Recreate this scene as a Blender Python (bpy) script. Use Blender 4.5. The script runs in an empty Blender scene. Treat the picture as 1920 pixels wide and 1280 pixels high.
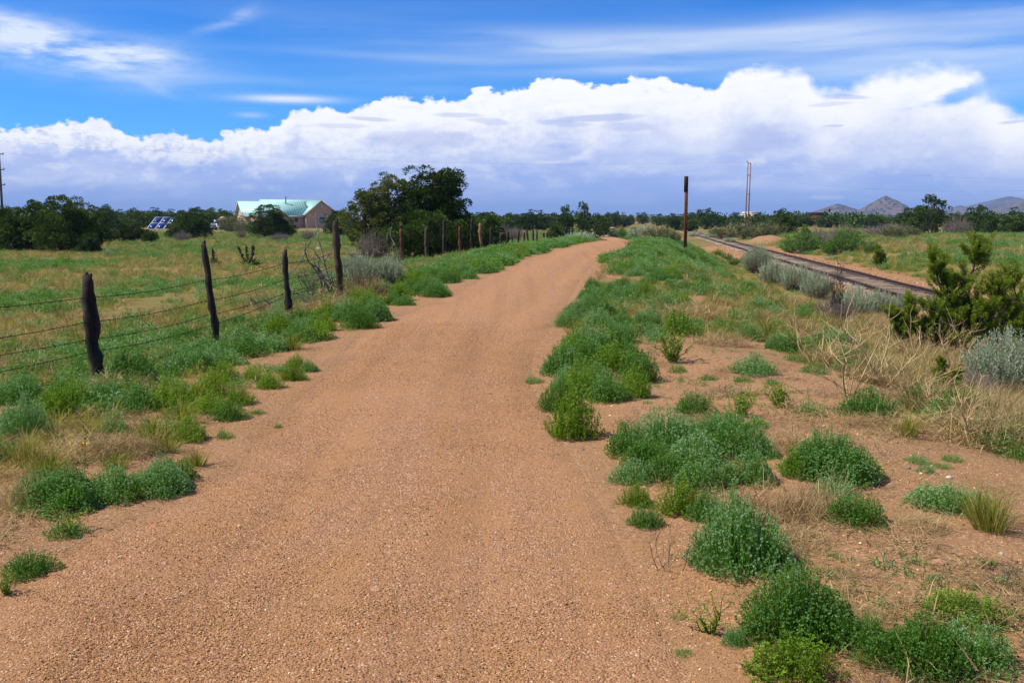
import bpy, math, random
import numpy as np
from mathutils import Vector, Matrix

random.seed(7)
RNG = np.random.default_rng(7)
R = math.radians
scene = bpy.context.scene
COL = scene.collection

# ------------------------------------------------------------------ camera
F = 1867.0                 # focal length in pixels of the 1920 px wide photograph
CAMZ = 1.65
PITCH = math.atan(235.0 / F)
cam_d = bpy.data.cameras.new('camera')
cam_d.sensor_width = 36.0
cam_d.lens = 36.0 * F / 1920.0
cam_d.clip_start = 0.05
cam_d.clip_end = 60000
cam = bpy.data.objects.new('camera', cam_d)
cam.location = (0, 0, CAMZ)
cam.rotation_euler = (math.pi / 2 - PITCH, 0, 0)
COL.objects.link(cam)
scene.camera = cam

# ------------------------------------------------------------------ light
SUN_EL, SUN_AZ = R(52), R(-98)
sun_vec = Vector((math.sin(SUN_AZ) * math.cos(SUN_EL), math.cos(SUN_AZ) * math.cos(SUN_EL), math.sin(SUN_EL)))
sun_d = bpy.data.lights.new('sun', 'SUN')
sun_d.energy = 5.0
sun_d.angle = R(0.5)
sun_d.color = (1.0, 0.95, 0.87)
sun = bpy.data.objects.new('sun', sun_d)
sun.rotation_euler = sun_vec.to_track_quat('Z', 'Y').to_euler()
sun.location = (-30, 0, 40)
COL.objects.link(sun)

scene.view_settings.view_transform = 'Standard'
scene.view_settings.look = 'None'
scene.view_settings.exposure = 0.32
scene.view_settings.gamma = 1.0
scene.view_settings.use_curve_mapping = False
scene.cycles.max_bounces = 6
scene.cycles.diffuse_bounces = 3
scene.cycles.transparent_max_bounces = 8
scene.cycles.volume_bounces = 0


def pix_dir(px, py):
    """unit direction of the ray through a pixel of the 1920x1280 photograph"""
    u, v = (px - 960.0) / F, (640.0 - py) / F
    cp, sp = math.cos(PITCH), math.sin(PITCH)
    d = Vector((u, cp + v * sp, -sp + v * cp))
    return d.normalized()


def azel(px, py):
    d = pix_dir(px, py)
    return math.degrees(math.atan2(d.x, d.y)), math.degrees(math.asin(d.z))


# ------------------------------------------------------------------ node helper
class N:
    def __init__(self, tree):
        self.t = tree

    def new(self, typ, **kw):
        n = self.t.nodes.new(typ)
        for k, v in kw.items():
            setattr(n, k, v)
        return n

    def put(self, sock, v):
        if isinstance(v, bpy.types.NodeSocket):
            self.t.links.new(v, sock)
        elif v is not None:
            if sock.type == 'RGBA' and len(v) == 3:
                v = (*v, 1)
            sock.default_value = v

    def math(self, op, a, b=None, c=None, clamp=False):
        n = self.new('ShaderNodeMath', operation=op)
        n.use_clamp = clamp
        for i, v in enumerate((a, b, c)):
            if v is not None:
                self.put(n.inputs[i], v)
        return n.outputs[0]

    def add(self, a, b): return self.math('ADD', a, b)
    def sub(self, a, b): return self.math('SUBTRACT', a, b)
    def mul(self, a, b): return self.math('MULTIPLY', a, b)

    def smooth(self, x, lo, hi):
        n = self.new('ShaderNodeMapRange', interpolation_type='SMOOTHSTEP')
        self.put(n.inputs[0], x); self.put(n.inputs[1], lo); self.put(n.inputs[2], hi)
        n.inputs[3].default_value = 0; n.inputs[4].default_value = 1
        return n.outputs[0]

    def lin(self, x, lo, hi, a=0.0, b=1.0):
        n = self.new('ShaderNodeMapRange')
        self.put(n.inputs[0], x); self.put(n.inputs[1], lo); self.put(n.inputs[2], hi)
        self.put(n.inputs[3], a); self.put(n.inputs[4], b)
        return n.outputs[0]

    def noise(self, vec=None, scale=5.0, detail=4.0, rough=0.5, dist=0.0, dim='3D'):
        n = self.new('ShaderNodeTexNoise', noise_dimensions=dim)
        if vec is not None:
            self.put(n.inputs['Vector'], vec)
        n.inputs['Scale'].default_value = scale
        n.inputs['Detail'].default_value = detail
        n.inputs['Roughness'].default_value = rough
        n.inputs['Distortion'].default_value = dist
        return n.outputs[0]

    def voro(self, vec=None, scale=5.0, feature='F1', out='Distance', rand=1.0):
        n = self.new('ShaderNodeTexVoronoi', feature=feature)
        if vec is not None:
            self.put(n.inputs['Vector'], vec)
        n.inputs['Scale'].default_value = scale
        n.inputs['Randomness'].default_value = rand
        return n.outputs[out]

    def mix(self, fac, a, b, mode='MIX'):
        n = self.new('ShaderNodeMix', data_type='RGBA', blend_type=mode)
        self.put(n.inputs[0], fac); self.put(n.inputs[6], a); self.put(n.inputs[7], b)
        return n.outputs[2]

    def ramp(self, fac, stops, interp='LINEAR'):
        n = self.new('ShaderNodeValToRGB')
        cr = n.color_ramp
        cr.interpolation = interp
        while len(cr.elements) < len(stops):
            cr.elements.new(0.5)
        for e, (p, c) in zip(cr.elements, stops):
            e.position = p
            e.color = (*c, 1) if len(c) == 3 else c
        self.put(n.inputs[0], fac)
        return n.outputs[0]

    def attr(self, name, out='Fac'):
        n = self.new('ShaderNodeAttribute', attribute_name=name)
        return n.outputs[out]

    def comb(self, x, y, z):
        n = self.new('ShaderNodeCombineXYZ')
        self.put(n.inputs[0], x); self.put(n.inputs[1], y); self.put(n.inputs[2], z)
        return n.outputs[0]

    def mapping(self, vec, scale=(1, 1, 1), rot=(0, 0, 0), loc=(0, 0, 0)):
        n = self.new('ShaderNodeMapping')
        self.put(n.inputs[0], vec)
        n.inputs[1].default_value = loc; n.inputs[2].default_value = rot; n.inputs[3].default_value = scale
        return n.outputs[0]

    def bump(self, h, strength=0.3, dist=0.01, normal=None):
        n = self.new('ShaderNodeBump')
        n.inputs['Strength'].default_value = strength
        n.inputs['Distance'].default_value = dist
        self.put(n.inputs['Height'], h)
        if normal is not None:
            self.put(n.inputs['Normal'], normal)
        return n.outputs[0]


# ------------------------------------------------------------------ sky and clouds
def build_world():
    w = bpy.data.worlds.new('World')
    scene.world = w
    w.use_nodes = True
    t = w.node_tree
    t.nodes.clear()
    n = N(t)
    tc = n.new('ShaderNodeTexCoord')
    sep = n.new('ShaderNodeSeparateXYZ')
    t.links.new(tc.outputs['Generated'], sep.inputs[0])
    X, Y, Z = sep.outputs
    az = n.mul(n.math('ARCTAN2', X, Y), 57.29578)
    el = n.mul(n.math('ARCSINE', Z), 57.29578)
    P = n.comb(az, el, 0.0)

    sky = n.new('ShaderNodeTexSky', sky_type='NISHITA')
    sky.sun_disc = False
    sky.sun_elevation = SUN_EL
    sky.sun_rotation = SUN_AZ
    sky.altitude = 2000
    sky.air_density = 1.0
    sky.dust_density = 0.3
    sky.ozone_density = 2.5
    tint = n.ramp(n.lin(el, 0, 90), [(0.0, (0.34, 0.92, 1.50)), (0.08, (0.24, 0.86, 1.55)), (0.13, (0.13, 0.73, 1.52)), (0.35, (0.28, 0.66, 1.12)), (1.0, (0.65, 0.80, 0.98))])
    blue = n.mix(1.0, sky.outputs[0], tint, 'MULTIPLY')
    blue = n.mix(1.0, blue, (0.1, 0.1, 0.1), 'MULTIPLY')

    # ---- high thin cloud
    def window(px, py, rx, ry, tilt=0.0):
        a0, e0 = azel(px, py)
        ra, re = rx / 32.6, ry / 32.6
        da, de = n.sub(az, a0), n.sub(el, e0)
        c, s = math.cos(R(tilt)), math.sin(R(tilt))
        u = n.mul(n.add(n.mul(da, c), n.mul(de, s)), 1 / ra)
        v = n.mul(n.sub(n.mul(de, c), n.mul(da, s)), 1 / re)
        d2 = n.add(n.mul(u, u), n.mul(v, v))
        return n.math('EXPONENT', n.mul(d2, -1.0))

    warp = n.noise(n.mapping(P, (0.12, 0.3, 1)), 1.0, 3, 0.5)
    Pw = n.comb(n.add(az, n.mul(warp, 5.0)), n.add(el, n.mul(warp, 0.7)), 0.0)
    streak = n.noise(n.mapping(Pw, (0.045, 0.55, 1), rot=(0, 0, R(-3))), 1.0, 6, 0.5)
    fibre = n.noise(n.mapping(Pw, (0.28, 1.3, 1), rot=(0, 0, R(28))), 1.0, 8, 0.6)
    st = n.smooth(streak, 0.22, 0.80)
    fb = n.smooth(fibre, 0.25, 0.72)
    cirrus = n.mul(n.smooth(el, 2.0, 14.0), n.mul(st, 0.10))
    for (px, py, rx, ry, tilt, k, f) in [
            (105, 92, 190, 34, -8, 1.15, fb), (255, 100, 75, 18, 0, 0.7, fb), (60, 60, 90, 22, -12, 0.5, fb),
            (1000, 84, 380, 24, -2, 0.62, st), (1420, 72, 430, 30, 3, 0.62, st), (1800, 84, 300, 46, 3, 0.78, st),
            (1250, 128, 480, 9, 2, 0.6, st), (720, 105, 330, 8, -2, 0.28, st), (1690, 130, 280, 26, 0, 0.35, st),
            (540, 186, 78, 6.5, 0, 1.0, None), (425, 45, 55, 8, 18, 0.30, fb), (455, 24, 30, 9, 25, 0.25, fb),
            (470, 216, 26, 5, 0, 0.35, None), (1822, 199, 26, 6, 4, 0.8, None), (1860, 170, 120, 22, 4, 0.4, st),
            (600, 155, 330, 9, -2, 0.25, st), (300, 170, 40, 9, -28, 0.16, fb)]:
        wnd = window(px, py, rx, ry, tilt)
        cirrus = n.add(cirrus, n.mul(wnd, n.mul(f, k) if f is not None else k))
    cirrus = n.math('MINIMUM', cirrus, 0.92)
    col = n.mix(cirrus, blue, (0.80, 0.88, 1.0))

    # ---- the cumulus bank: an outline over azimuth, roughened by billows
    outline = [(-200, 235), (0, 238), (60, 240), (110, 232), (180, 226), (225, 240), (255, 256), (330, 252), (375, 260), (420, 250),
               (480, 242), (520, 232), (545, 210), (600, 203), (665, 203), (700, 186), (735, 178), (800, 185), (870, 183), (895, 166),
               (930, 168), (985, 166), (1010, 150), (1045, 144), (1085, 152), (1130, 160), (1160, 150), (1230, 138), (1270, 152),
               (1330, 166), (1365, 132), (1420, 124), (1490, 124), (1530, 152), (1560, 160), (1600, 150), (1640, 132), (1700, 120),
               (1745, 113), (1800, 122), (1840, 136), (1868, 165), (1885, 195), (1920, 206), (2100, 200)]
    fc = n.new('ShaderNodeFloatCurve')
    cu = fc.mapping.curves[0]
    pts = []
    for px, py in outline:
        a, e = azel(px, py)
        pts.append(((a + 36) / 72, e / 12.0))
    pts = [(0.0, pts[0][1])] + pts + [(1.0, pts[-1][1])]
    while len(cu.points) < len(pts):
        cu.points.new(0.5, 0.5)
    for p, (a, e) in zip(cu.points, pts):
        p.location = (a, e)
        p.handle_type = 'AUTO'
    fc.mapping.update()
    n.put(fc.inputs['Value'], n.lin(az, -36, 36))
    top = n.mul(fc.outputs[0], 12.0)
    n1 = n.noise(n.mapping(P, (0.55, 0.8, 1)), 1.0, 9, 0.56)
    b1 = n.voro(n.comb(n.add(az, n.mul(n1, 0.7)), n.mul(n.add(el, n.mul(n1, 0.5)), 1.25), 0.0), 0.85, 'SMOOTH_F1')
    b2 = n.voro(n.comb(n.add(az, n.mul(n1, 0.5)), n.mul(n.add(el, n.mul(n1, 0.4)), 1.3), 3.0), 2.1, 'SMOOTH_F1')
    nf = n.noise(n.mapping(P, (2.3, 3.2, 1)), 1.0, 7, 0.62)
    nfc = n.sub(nf, 0.5)
    puff = n.add(n.mul(nfc, n.lin(n.smooth(az, 6, 16), 0, 1, 0.75, 0.35)), n.add(n.mul(n.sub(0.45, b1), 0.55), n.add(n.mul(n.sub(0.42, b2), 0.42), n.mul(n.sub(n1, 0.5), 0.9))))
    d = n.add(n.sub(top, el), n.mul(puff, 0.95))
    softr = n.lin(n.smooth(az, 9, 17), 0, 1, 0.20, 0.85)
    mask = n.smooth(d, -0.03, softr)
    # the blue gap under the anvil of the right-hand head
    for (px, py, rx, ry, tilt, k) in [(1815, 176, 70, 16, 14, 1.0), (1880, 168, 60, 24, 0, 1.0), (1548, 138, 26, 14, -35, 0.8)]:
        wd = n.smooth(n.add(window(px, py, rx, ry, tilt), n.add(n.mul(n.sub(n1, 0.5), 1.3), n.mul(n.sub(fibre, 0.5), 0.9))), 0.2, 1.0)
        mask = n.mul(mask, n.sub(1.0, n.mul(wd, k)))
    # shade: bright heads, lavender grey bodies, pale blue base
    relief = n.noise(n.mapping(P, (0.40, 0.75, 1), loc=(3.0, 1.0, 0)), 1.0, 8, 0.58)
    relief2 = n.noise(n.mapping(P, (0.40, 0.75, 1), loc=(3.22, 0.62, 0)), 1.0, 8, 0.58)
    lit = n.mul(n.sub(relief, relief2), n.lin(n.smooth(az, -12, 4), 0, 1, 3.4, 1.8))
    headdepth = n.lin(n.smooth(az, -17, -7), 0, 1, 1.15, 3.3)
    rightbias = n.smooth(az, 10, 20)
    headdepth = n.add(headdepth, n.mul(rightbias, 0.9))
    body = n.smooth(n.add(n.add(d, n.add(n.mul(n.sub(n1, 0.5), 2.4), n.mul(nfc, n.lin(n.smooth(az, -8, 8), 0, 1, 2.2, 0.7)))), n.mul(lit, -0.9)), n.mul(headdepth, 0.25), n.mul(headdepth, 1.5))
    ccol = n.mix(body, (1.04, 1.04, 1.05), (0.47, 0.565, 0.92))
    stre = n.noise(n.mapping(Pw, (0.12, 0.75, 1)), 1.0, 6, 0.55)
    ccol = n.mix(n.mul(body, n.mul(n.smooth(stre, 0.38, 0.72), 0.7)), ccol, (0.80, 0.86, 1.02))
    ccol = n.mix(n.mul(n.smooth(n.mul(lit, body), 0.05, 0.5), 0.4), ccol, (0.92, 0.94, 1.0))
    # low lavender veil of distant rain, bluer toward the horizon
    veil = n.smooth(n.add(el, n.mul(n.sub(stre, 0.5), 3.2)), 4.0, 0.6)
    ccol = n.mix(n.mul(veil, 0.85), ccol, (0.315, 0.46, 0.90))
    ccol = n.mix(n.mul(n.smooth(el, 3.4, 0.2), n.mul(n.smooth(stre, 0.42, 0.75), 0.7)), ccol, (0.60, 0.70, 1.0))
    mott = n.noise(n.mapping(Pw, (0.55, 1.15, 1), loc=(9, 4, 0)), 1.0, 8, 0.6)
    ccol = n.mix(n.mul(n.mul(n.smooth(mott, 0.47, 0.70), n.lin(n.smooth(az, -10, 6), 0, 1, 0.75, 0.4)), n.smooth(el, 0.3, 2.5)), ccol, (0.88, 0.92, 1.02))
    # the darker flat bases seen against the bright mass, and the small bright shreds
    for (px, py, rx, ry, tilt, k) in [(1120, 222, 105, 8, 2, 0.62), (1060, 232, 70, 7, -3, 0.5), (1180, 238, 80, 9, 0, 0.35),
                                      (700, 224, 55, 5, -3, 0.5), (640, 236, 60, 6, 0, 0.35), (860, 216, 60, 6, 0, 0.45),
                                      (920, 228, 55, 8, -4, 0.4), (800, 262, 110, 22, 0, 0.5), (1420, 262, 55, 36, 12, 0.55),
                                      (1590, 182, 45, 6, -3, 0.55), (1555, 196, 55, 5, 3, 0.35), (1565, 236, 20, 2.5, 0, 0.5), (1900, 229, 30, 3.5, 4, 0.5)]:
        wd = n.smooth(n.add(window(px, py, rx, ry, tilt), n.mul(n.sub(n1, 0.5), 0.9)), 0.35, 0.8)
        ccol = n.mix(n.mul(wd, k), ccol, (0.43, 0.51, 0.84))
    for (px, py, rx, ry, tilt, k) in [(1075, 298, 46, 10, 12, 0.8), (1100, 285, 14, 7, 30, 0.6), (1030, 305, 30, 4, 0, 0.4), (1680, 325, 50, 6, 0, 0.4),
                                      (1545, 370, 36, 5, 0, 0.5), (500, 315, 26, 6, 0, 0.6), (100, 335, 60, 10, 14, 0.35), (420, 262, 30, 8, 10, 0.7)]:
        wd = n.smooth(n.add(window(px, py, rx, ry, tilt), n.mul(n.sub(relief, 0.5), 2.6)), 0.40, 1.15)
        ccol = n.mix(n.mul(wd, k), ccol, (0.88, 0.91, 1.0))
    col = n.mix(mask, col, ccol)
    bg = n.new('ShaderNodeBackground')
    n.put(bg.inputs[0], col)
    bg.inputs[1].default_value = 0.84
    out = n.new('ShaderNodeOutputWorld')
    t.links.new(bg.outputs[0], out.inputs[0])


build_world()
scene.world.cycles.sampling_method = "MANUAL"
scene.world.cycles.sample_map_resolution = 512

# ------------------------------------------------------------------ terrain as a function
def sm(a, b, x):
    t = np.clip((x - a) / (b - a), 0, 1)
    return t * t * (3 - 2 * t)


def _hash(i, j, s):
    v = np.sin(i * 127.1 + j * 311.7 + s * 74.7) * 43758.5453
    return v - np.floor(v)


def vnoise(x, y, s=0):
    x = np.asarray(x, float); y = np.asarray(y, float)
    i, j = np.floor(x), np.floor(y)
    fx, fy = x - i, y - j
    fx = fx * fx * (3 - 2 * fx); fy = fy * fy * (3 - 2 * fy)
    a = _hash(i, j, s) * (1 - fx) + _hash(i + 1, j, s) * fx
    b = _hash(i, j + 1, s) * (1 - fx) + _hash(i + 1, j + 1, s) * fx
    return a * (1 - fy) + b * fy


def fbm(x, y, s=0, o=4):
    v, a, t = 0, 1.0, 0
    x = np.asarray(x, float); y = np.asarray(y, float)
    for k in range(o):
        v = v + a * vnoise(x * 2 ** k, y * 2 ** k, s + k * 3.1); t += a; a *= 0.5
    return v / t


_ty = np.arange(-60, 700, 0.5)


def table(pts, w=3.0):
    p = np.array(pts, float)
    v = np.interp(_ty, p[:, 0], p[:, 1])
    k = np.exp(-0.5 * (np.arange(-12, 13) * 0.5 / (w / 2)) ** 2); k /= k.sum()
    return np.convolve(np.pad(v, 12, mode='edge'), k, mode='valid')


T_TRAIL = table([(-60, 0), (9, 0), (14, .07), (18.3, .2), (24, .38), (30, .52), (37, .62), (43, .63), (50, .4), (62, 0), (85, -.55), (120, -.95), (180, -1.05), (400, -1.1), (500, -.9), (700, -.6)], 5)
T_LEFT = table([(-60, 0), (12, 0), (20, 0.0), (35, -.05), (56, -.3), (110, -.6), (200, -.85), (500, -1.0)], 6)
T_RIGHT = table([(-60, -.75), (10, -.8), (30, -.95), (100, -1.0), (500, -1.1)], 6)
T_XL = table([(-60, -2.5), (0, -2.5), (4.7, -2.42), (5.6, -2.22), (6.3, -2.02), (6.9, -2.1), (8.2, -2.12), (11, -2.16), (13.7, -2.2), (16.3, -1.72), (19, -1.28), (22.3, -.72), (27, 0.0), (32, 1.1), (38, 2.5), (42, 3.7), (50, 5.6), (62, 7.0), (90, 8.8), (130, 10.4), (180, 13.6), (220, 20), (250, 25), (300, 31), (460, 62)], 1.0)
T_XR = table([(-60, .95), (0, .95), (3.4, .82), (4.2, .82), (4.8, .74), (6.2, .64), (7.5, .56), (9.5, .38), (12.2, .52), (17, 1.15), (22, 1.75), (28, 2.6), (33, 3.55), (38, 4.6), (42, 5.45), (46, 6.3), (52, 7.6), (62, 8.9), (90, 10.8), (130, 12.6), (180, 16.6), (220, 22.6), (250, 27.8), (300, 34), (460, 65)], 1.0)


def ev(tab, y):
    return np.interp(y, _ty, tab)


def rail_x(y):           # centre line of the railway
    return 12.85 + (np.asarray(y, float) - 31.3) * 0.1214


def ground(x, y):
    x = np.asarray(x, float); y = np.asarray(y, float)
    xl, xr = ev(T_XL, y), ev(T_XR, y)
    T, L, G = ev(T_TRAIL, y), ev(T_LEFT, y), ev(T_RIGHT, y)
    wl = sm(0.3, 6.0, xl - x)
    wr = sm(1.6 - 0.9 * sm(20, 34, y), 8.0 - 3.4 * sm(20, 34, y), x - xr)
    z = T * (1 - wl - wr) + L * wl + G * wr
    q = x - rail_x(y)
    off = sm(0.0, 0.8, np.maximum(xl - x, x - xr))
    trk = 1 - sm(1.5, 3.0, np.abs(q))
    r = np.hypot(x, y)
    bank = 0.75 * sm(2.6, 9.0, q) * (1 - sm(70, 150, y)) * (0.7 + 0.6 * fbm(x / 6, y / 6, 4, 2))
    ns = off * (0.10 * (fbm(x / 1.7, y / 1.7, 1, 4) - 0.5) + 0.16 * (fbm(x / 7, y / 7, 2, 3) - 0.5))
    ns = ns + sm(25, 80, r) * sm(0.5, 5.0, np.maximum(xl - x, x - xr)) * 0.45 * (fbm(x / 30, y / 30, 3, 3) - 0.5)
    ns = ns + 0.012 * (1 - off) * (fbm(x / 0.9, y / 0.9, 5, 3) - 0.5)
    far = sm(500, 3000, r) * 8.0 * (fbm(x / 900, y / 900, 8, 3) - 0.55)
    # sandy spoil heap beyond the rails
    mx, my = 24.2, 95.0
    heap = 0.85 * np.exp(-(((x - mx) / 1.6) ** 2 + ((y - my) / 2.2) ** 2)) * (0.8 + 0.4 * fbm(x, y, 9, 2))
    return z + (bank + ns) * (1 - trk) + far + heap


def gz(x, y):
    return float(ground(x, y))


def at(px, py):
    """the terrain point seen at a pixel"""
    d = pix_dir(px, py)
    t = 2.0
    prev = t
    for _ in range(4000):
        x, y, z = d.x * t, d.y * t, CAMZ + d.z * t
        if z < gz(x, y):
            lo, hi = prev, t
            for _ in range(18):
                m = (lo + hi) / 2
                if CAMZ + d.z * m < gz(d.x * m, d.y * m): hi = m
                else: lo = m
            return Vector((d.x * hi, d.y * hi, gz(d.x * hi, d.y * hi)))
        prev = t
        t *= 1.006
        if t > 3000: break
    return atd(px, 300)


def atd(px, D):
    x = (px - 960.0) / F * D
    return Vector((x, D, gz(x, D)))


# ------------------------------------------------------------------ object helpers
def mesh_np(name, V, quads=None, tris=None, mats=(), tint=None, smooth=False, midx=None):
    me = bpy.data.meshes.new(name)
    V = np.asarray(V, np.float32)
    me.vertices.add(len(V))
    me.vertices.foreach_set('co', V.ravel())
    loops, tot = [], []
    if quads is not None and len(quads):
        q = np.asarray(quads, np.int32); loops.append(q.ravel()); tot.append(np.full(len(q), 4, np.int32))
    if tris is not None and len(tris):
        q = np.asarray(tris, np.int32); loops.append(q.ravel()); tot.append(np.full(len(q), 3, np.int32))
    loops = np.concatenate(loops); tot = np.concatenate(tot)
    me.loops.add(len(loops))
    me.loops.foreach_set('vertex_index', loops)
    me.polygons.add(len(tot))
    me.polygons.foreach_set('loop_start', np.concatenate(([0], np.cumsum(tot)[:-1])).astype(np.int32))
    try:
        me.polygons.foreach_set('loop_total', tot)
    except Exception:
        pass
    for m in mats:
        me.materials.append(m)
    if midx is not None:
        me.polygons.foreach_set('material_index', np.asarray(midx, np.int32))
    if smooth:
        me.polygons.foreach_set('use_smooth', np.ones(len(tot), bool))
    if tint is not None:
        a = me.attributes.new('tint', 'FLOAT', 'POINT')
        a.data.foreach_set('value', np.asarray(tint, np.float32))
    me.update(calc_edges=True)
    return me


class MB:
    """collects geometry for ONE mesh"""
    def __init__(self):
        self.V, self.Q, self.T, self.A, self.QM, self.TM = [], [], [], [], [], []
        self.n = 0

    def put(self, V, Q=None, T=None, tint=0.5, m=0):
        V = np.asarray(V, float).reshape(-1, 3)
        self.V.append(V)
        self.A.append(np.broadcast_to(np.asarray(tint, float), (len(V),)).copy())
        if Q is not None and len(Q):
            self.Q.append(np.asarray(Q, int) + self.n); self.QM += [m] * len(Q)
        if T is not None and len(T):
            self.T.append(np.asarray(T, int) + self.n); self.TM += [m] * len(T)
        self.n += len(V)

    def box(self, c, s, rz=0.0, m=0, tint=0.5, taper=1.0):
        x, y, z = s[0] / 2, s[1] / 2, s[2] / 2
        k = taper
        v = np.array([(-x, -y, -z), (x, -y, -z), (x, y, -z), (-x, y, -z), (-x * k, -y * k, z), (x * k, -y * k, z), (x * k, y * k, z), (-x * k, y * k, z)])
        co, si = math.cos(rz), math.sin(rz)
        v = np.stack([v[:, 0] * co - v[:, 1] * si, v[:, 0] * si + v[:, 1] * co, v[:, 2]], 1) + np.array(c)
        self.put(v, [(0, 3, 2, 1), (4, 5, 6, 7), (0, 1, 5, 4), (1, 2, 6, 5), (2, 3, 7, 6), (3, 0, 4, 7)], None, tint, m)

    def prism(self, poly, y0, y1, m=0):
        """polygon in x,z swept along y"""
        n = len(poly)
        v = [(x, y0, z) for x, z in poly] + [(x, y1, z) for x, z in poly]
        q = [(i, (i + 1) % n, n + (i + 1) % n, n + i) for i in range(n)]
        self.put(v, q, None, 0.5, m)
        b = self.n - 2 * n
        self.caps = getattr(self, 'caps', [])
        self.caps.append((list(range(b, b + n))[::-1], m)); self.caps.append((list(range(b + n, b + 2 * n)), m))

    def tube(self, pts, rad, sides=5, m=0, tint=0.5, cap=True, wob=0.0, rng=None):
        pts = np.asarray(pts, float)
        k = len(pts)
        rad = np.broadcast_to(np.asarray(rad, float), (k,))
        t = np.gradient(pts, axis=0)
        t /= np.linalg.norm(t, axis=1)[:, None] + 1e-9
        ref = np.array([0, 0, 1.0]) if abs(t[0, 2]) < 0.8 else np.array([1.0, 0, 0])
        a = np.cross(t, ref); a /= np.linalg.norm(a, axis=1)[:, None] + 1e-9
        b = np.cross(t, a)
        ang = np.arange(sides) * 2 * math.pi / sides
        rr = rad[:, None] * np.ones(sides)
        if wob:
            rr = rr * (1 + wob * ((rng or RNG).random((k, sides)) - 0.5) * 2)
        v = pts[:, None, :] + rr[..., None] * (np.cos(ang)[None, :, None] * a[:, None, :] + np.sin(ang)[None, :, None] * b[:, None, :])
        q = []
        for i in range(k - 1):
            for j in range(sides):
                j2 = (j + 1) % sides
                q.append((i * sides + j, i * sides + j2, (i + 1) * sides + j2, (i + 1) * sides + j))
        v = v.reshape(-1, 3)
        tr = []
        if cap:
            v = np.vstack([v, pts[0], pts[-1]])
            c0, c1 = k * sides, k * sides + 1
            for j in range(sides):
                j2 = (j + 1) % sides
                tr.append((c0, j2, j)); tr.append((c1, (k - 1) * sides + j, (k - 1) * sides + j2))
        self.put(v, q, tr, tint, m)

    def leaves(self, P, D, L, W, tint, rng, m=0, fold=0.15):
        """diamond leaves: base point, direction, length, width"""
        P = np.asarray(P, float); D = np.asarray(D, float)
        n = len(P)
        D = D / (np.linalg.norm(D, axis=1)[:, None] + 1e-9)
        S = np.cross(D, rng.normal(size=(n, 3))); S /= np.linalg.norm(S, axis=1)[:, None] + 1e-9
        U = np.cross(S, D)
        L = np.broadcast_to(L, (n,))[:, None]; W = np.broadcast_to(W, (n,))[:, None]
        mid = P + D * L * 0.55
        v = np.stack([P, mid + S * W / 2 + U * L * fold, P + D * L, mid - S * W / 2 + U * L * fold], 1).reshape(-1, 3)
        q = np.arange(n * 4).reshape(-1, 4)
        self.put(v, q, None, np.repeat(np.broadcast_to(tint, (n,)), 4), m)

    def blades(self, P, D, L, W, bend, tint, rng, m=0):
        """grass blades: two-step tapering strips bending over"""
        P = np.asarray(P, float); n = len(P)
        D = D / (np.linalg.norm(D, axis=1)[:, None] + 1e-9)
        H = D.copy(); H[:, 2] = 0; H /= np.linalg.norm(H, axis=1)[:, None] + 1e-9
        a = rng.random(n) * 6.283
        S = np.stack([np.cos(a), np.sin(a), np.zeros(n)], 1)
        L = np.broadcast_to(L, (n,))[:, None]; W = np.broadcast_to(W, (n,))[:, None]; bend = np.broadcast_to(bend, (n,))[:, None]
        m1 = P + D * L * 0.55
        tip = P + D * L + H * L * bend - np.array([0, 0, 1.0]) * L * bend * 0.45
        v = np.stack([P - S * W / 2, P + S * W / 2, m1 + S * W * 0.4, m1 - S * W * 0.4, tip], 1).reshape(-1, 3)
        i = np.arange(n)[:, None] * 5
        self.put(v, i + np.array([[0, 1, 2, 3]]), i + np.array([[3, 2, 4]]), np.repeat(np.broadcast_to(tint, (n,)), 5), m)

    def mesh(self, name, mats, smooth=False):
        V = np.vstack(self.V)
        Q = np.vstack(self.Q) if self.Q else None
        T = np.vstack(self.T) if self.T else None
        me = mesh_np(name, V, Q, T, mats if isinstance(mats, (list, tuple)) else [mats], np.concatenate(self.A), smooth, self.QM + self.TM)
        if getattr(self, 'caps', None):
            import bmesh
            bm = bmesh.new(); bm.from_mesh(me); bm.verts.ensure_lookup_table()
            for c, mi in self.caps:
                try:
                    f = bm.faces.new([bm.verts[i] for i in c]); f.material_index = mi
                except ValueError:
                    pass
            bm.to_mesh(me); bm.free()
        return me


def link(name, me, parent=None, loc=(0, 0, 0), rz=0.0, sc=1.0):
    o = bpy.data.objects.new(name, me)
    COL.objects.link(o)
    if parent is not None:
        o.parent = parent
    o.location = loc
    o.rotation_euler = (0, 0, rz)
    o.scale = (sc, sc, sc) if isinstance(sc, (int, float)) else sc
    return o


def tag(o, label=None, cat=None, group=None, kind=None):
    if label: o['label'] = label
    if cat: o['category'] = cat
    if group: o['group'] = group
    if kind: o['kind'] = kind
    return o


# ------------------------------------------------------------------ materials
def new_mat(name):
    m = bpy.data.materials.new(name)
    m.use_nodes = True
    t = m.node_tree
    t.nodes.clear()
    n = N(t)
    out = n.new('ShaderNodeOutputMaterial')
    return m, n, out


def principled(n, out, col, rough=0.8, spec=0.3, normal=None, metal=0.0):
    p = n.new('ShaderNodeBsdfPrincipled')
    n.put(p.inputs['Base Color'], col)
    n.put(p.inputs['Roughness'], rough)
    p.inputs['Specular IOR Level'].default_value = spec
    n.put(p.inputs['Metallic'], metal)
    if normal is not None:
        n.put(p.inputs['Normal'], normal)
    n.t.links.new(p.outputs[0], out.inputs[0])
    return p


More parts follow.
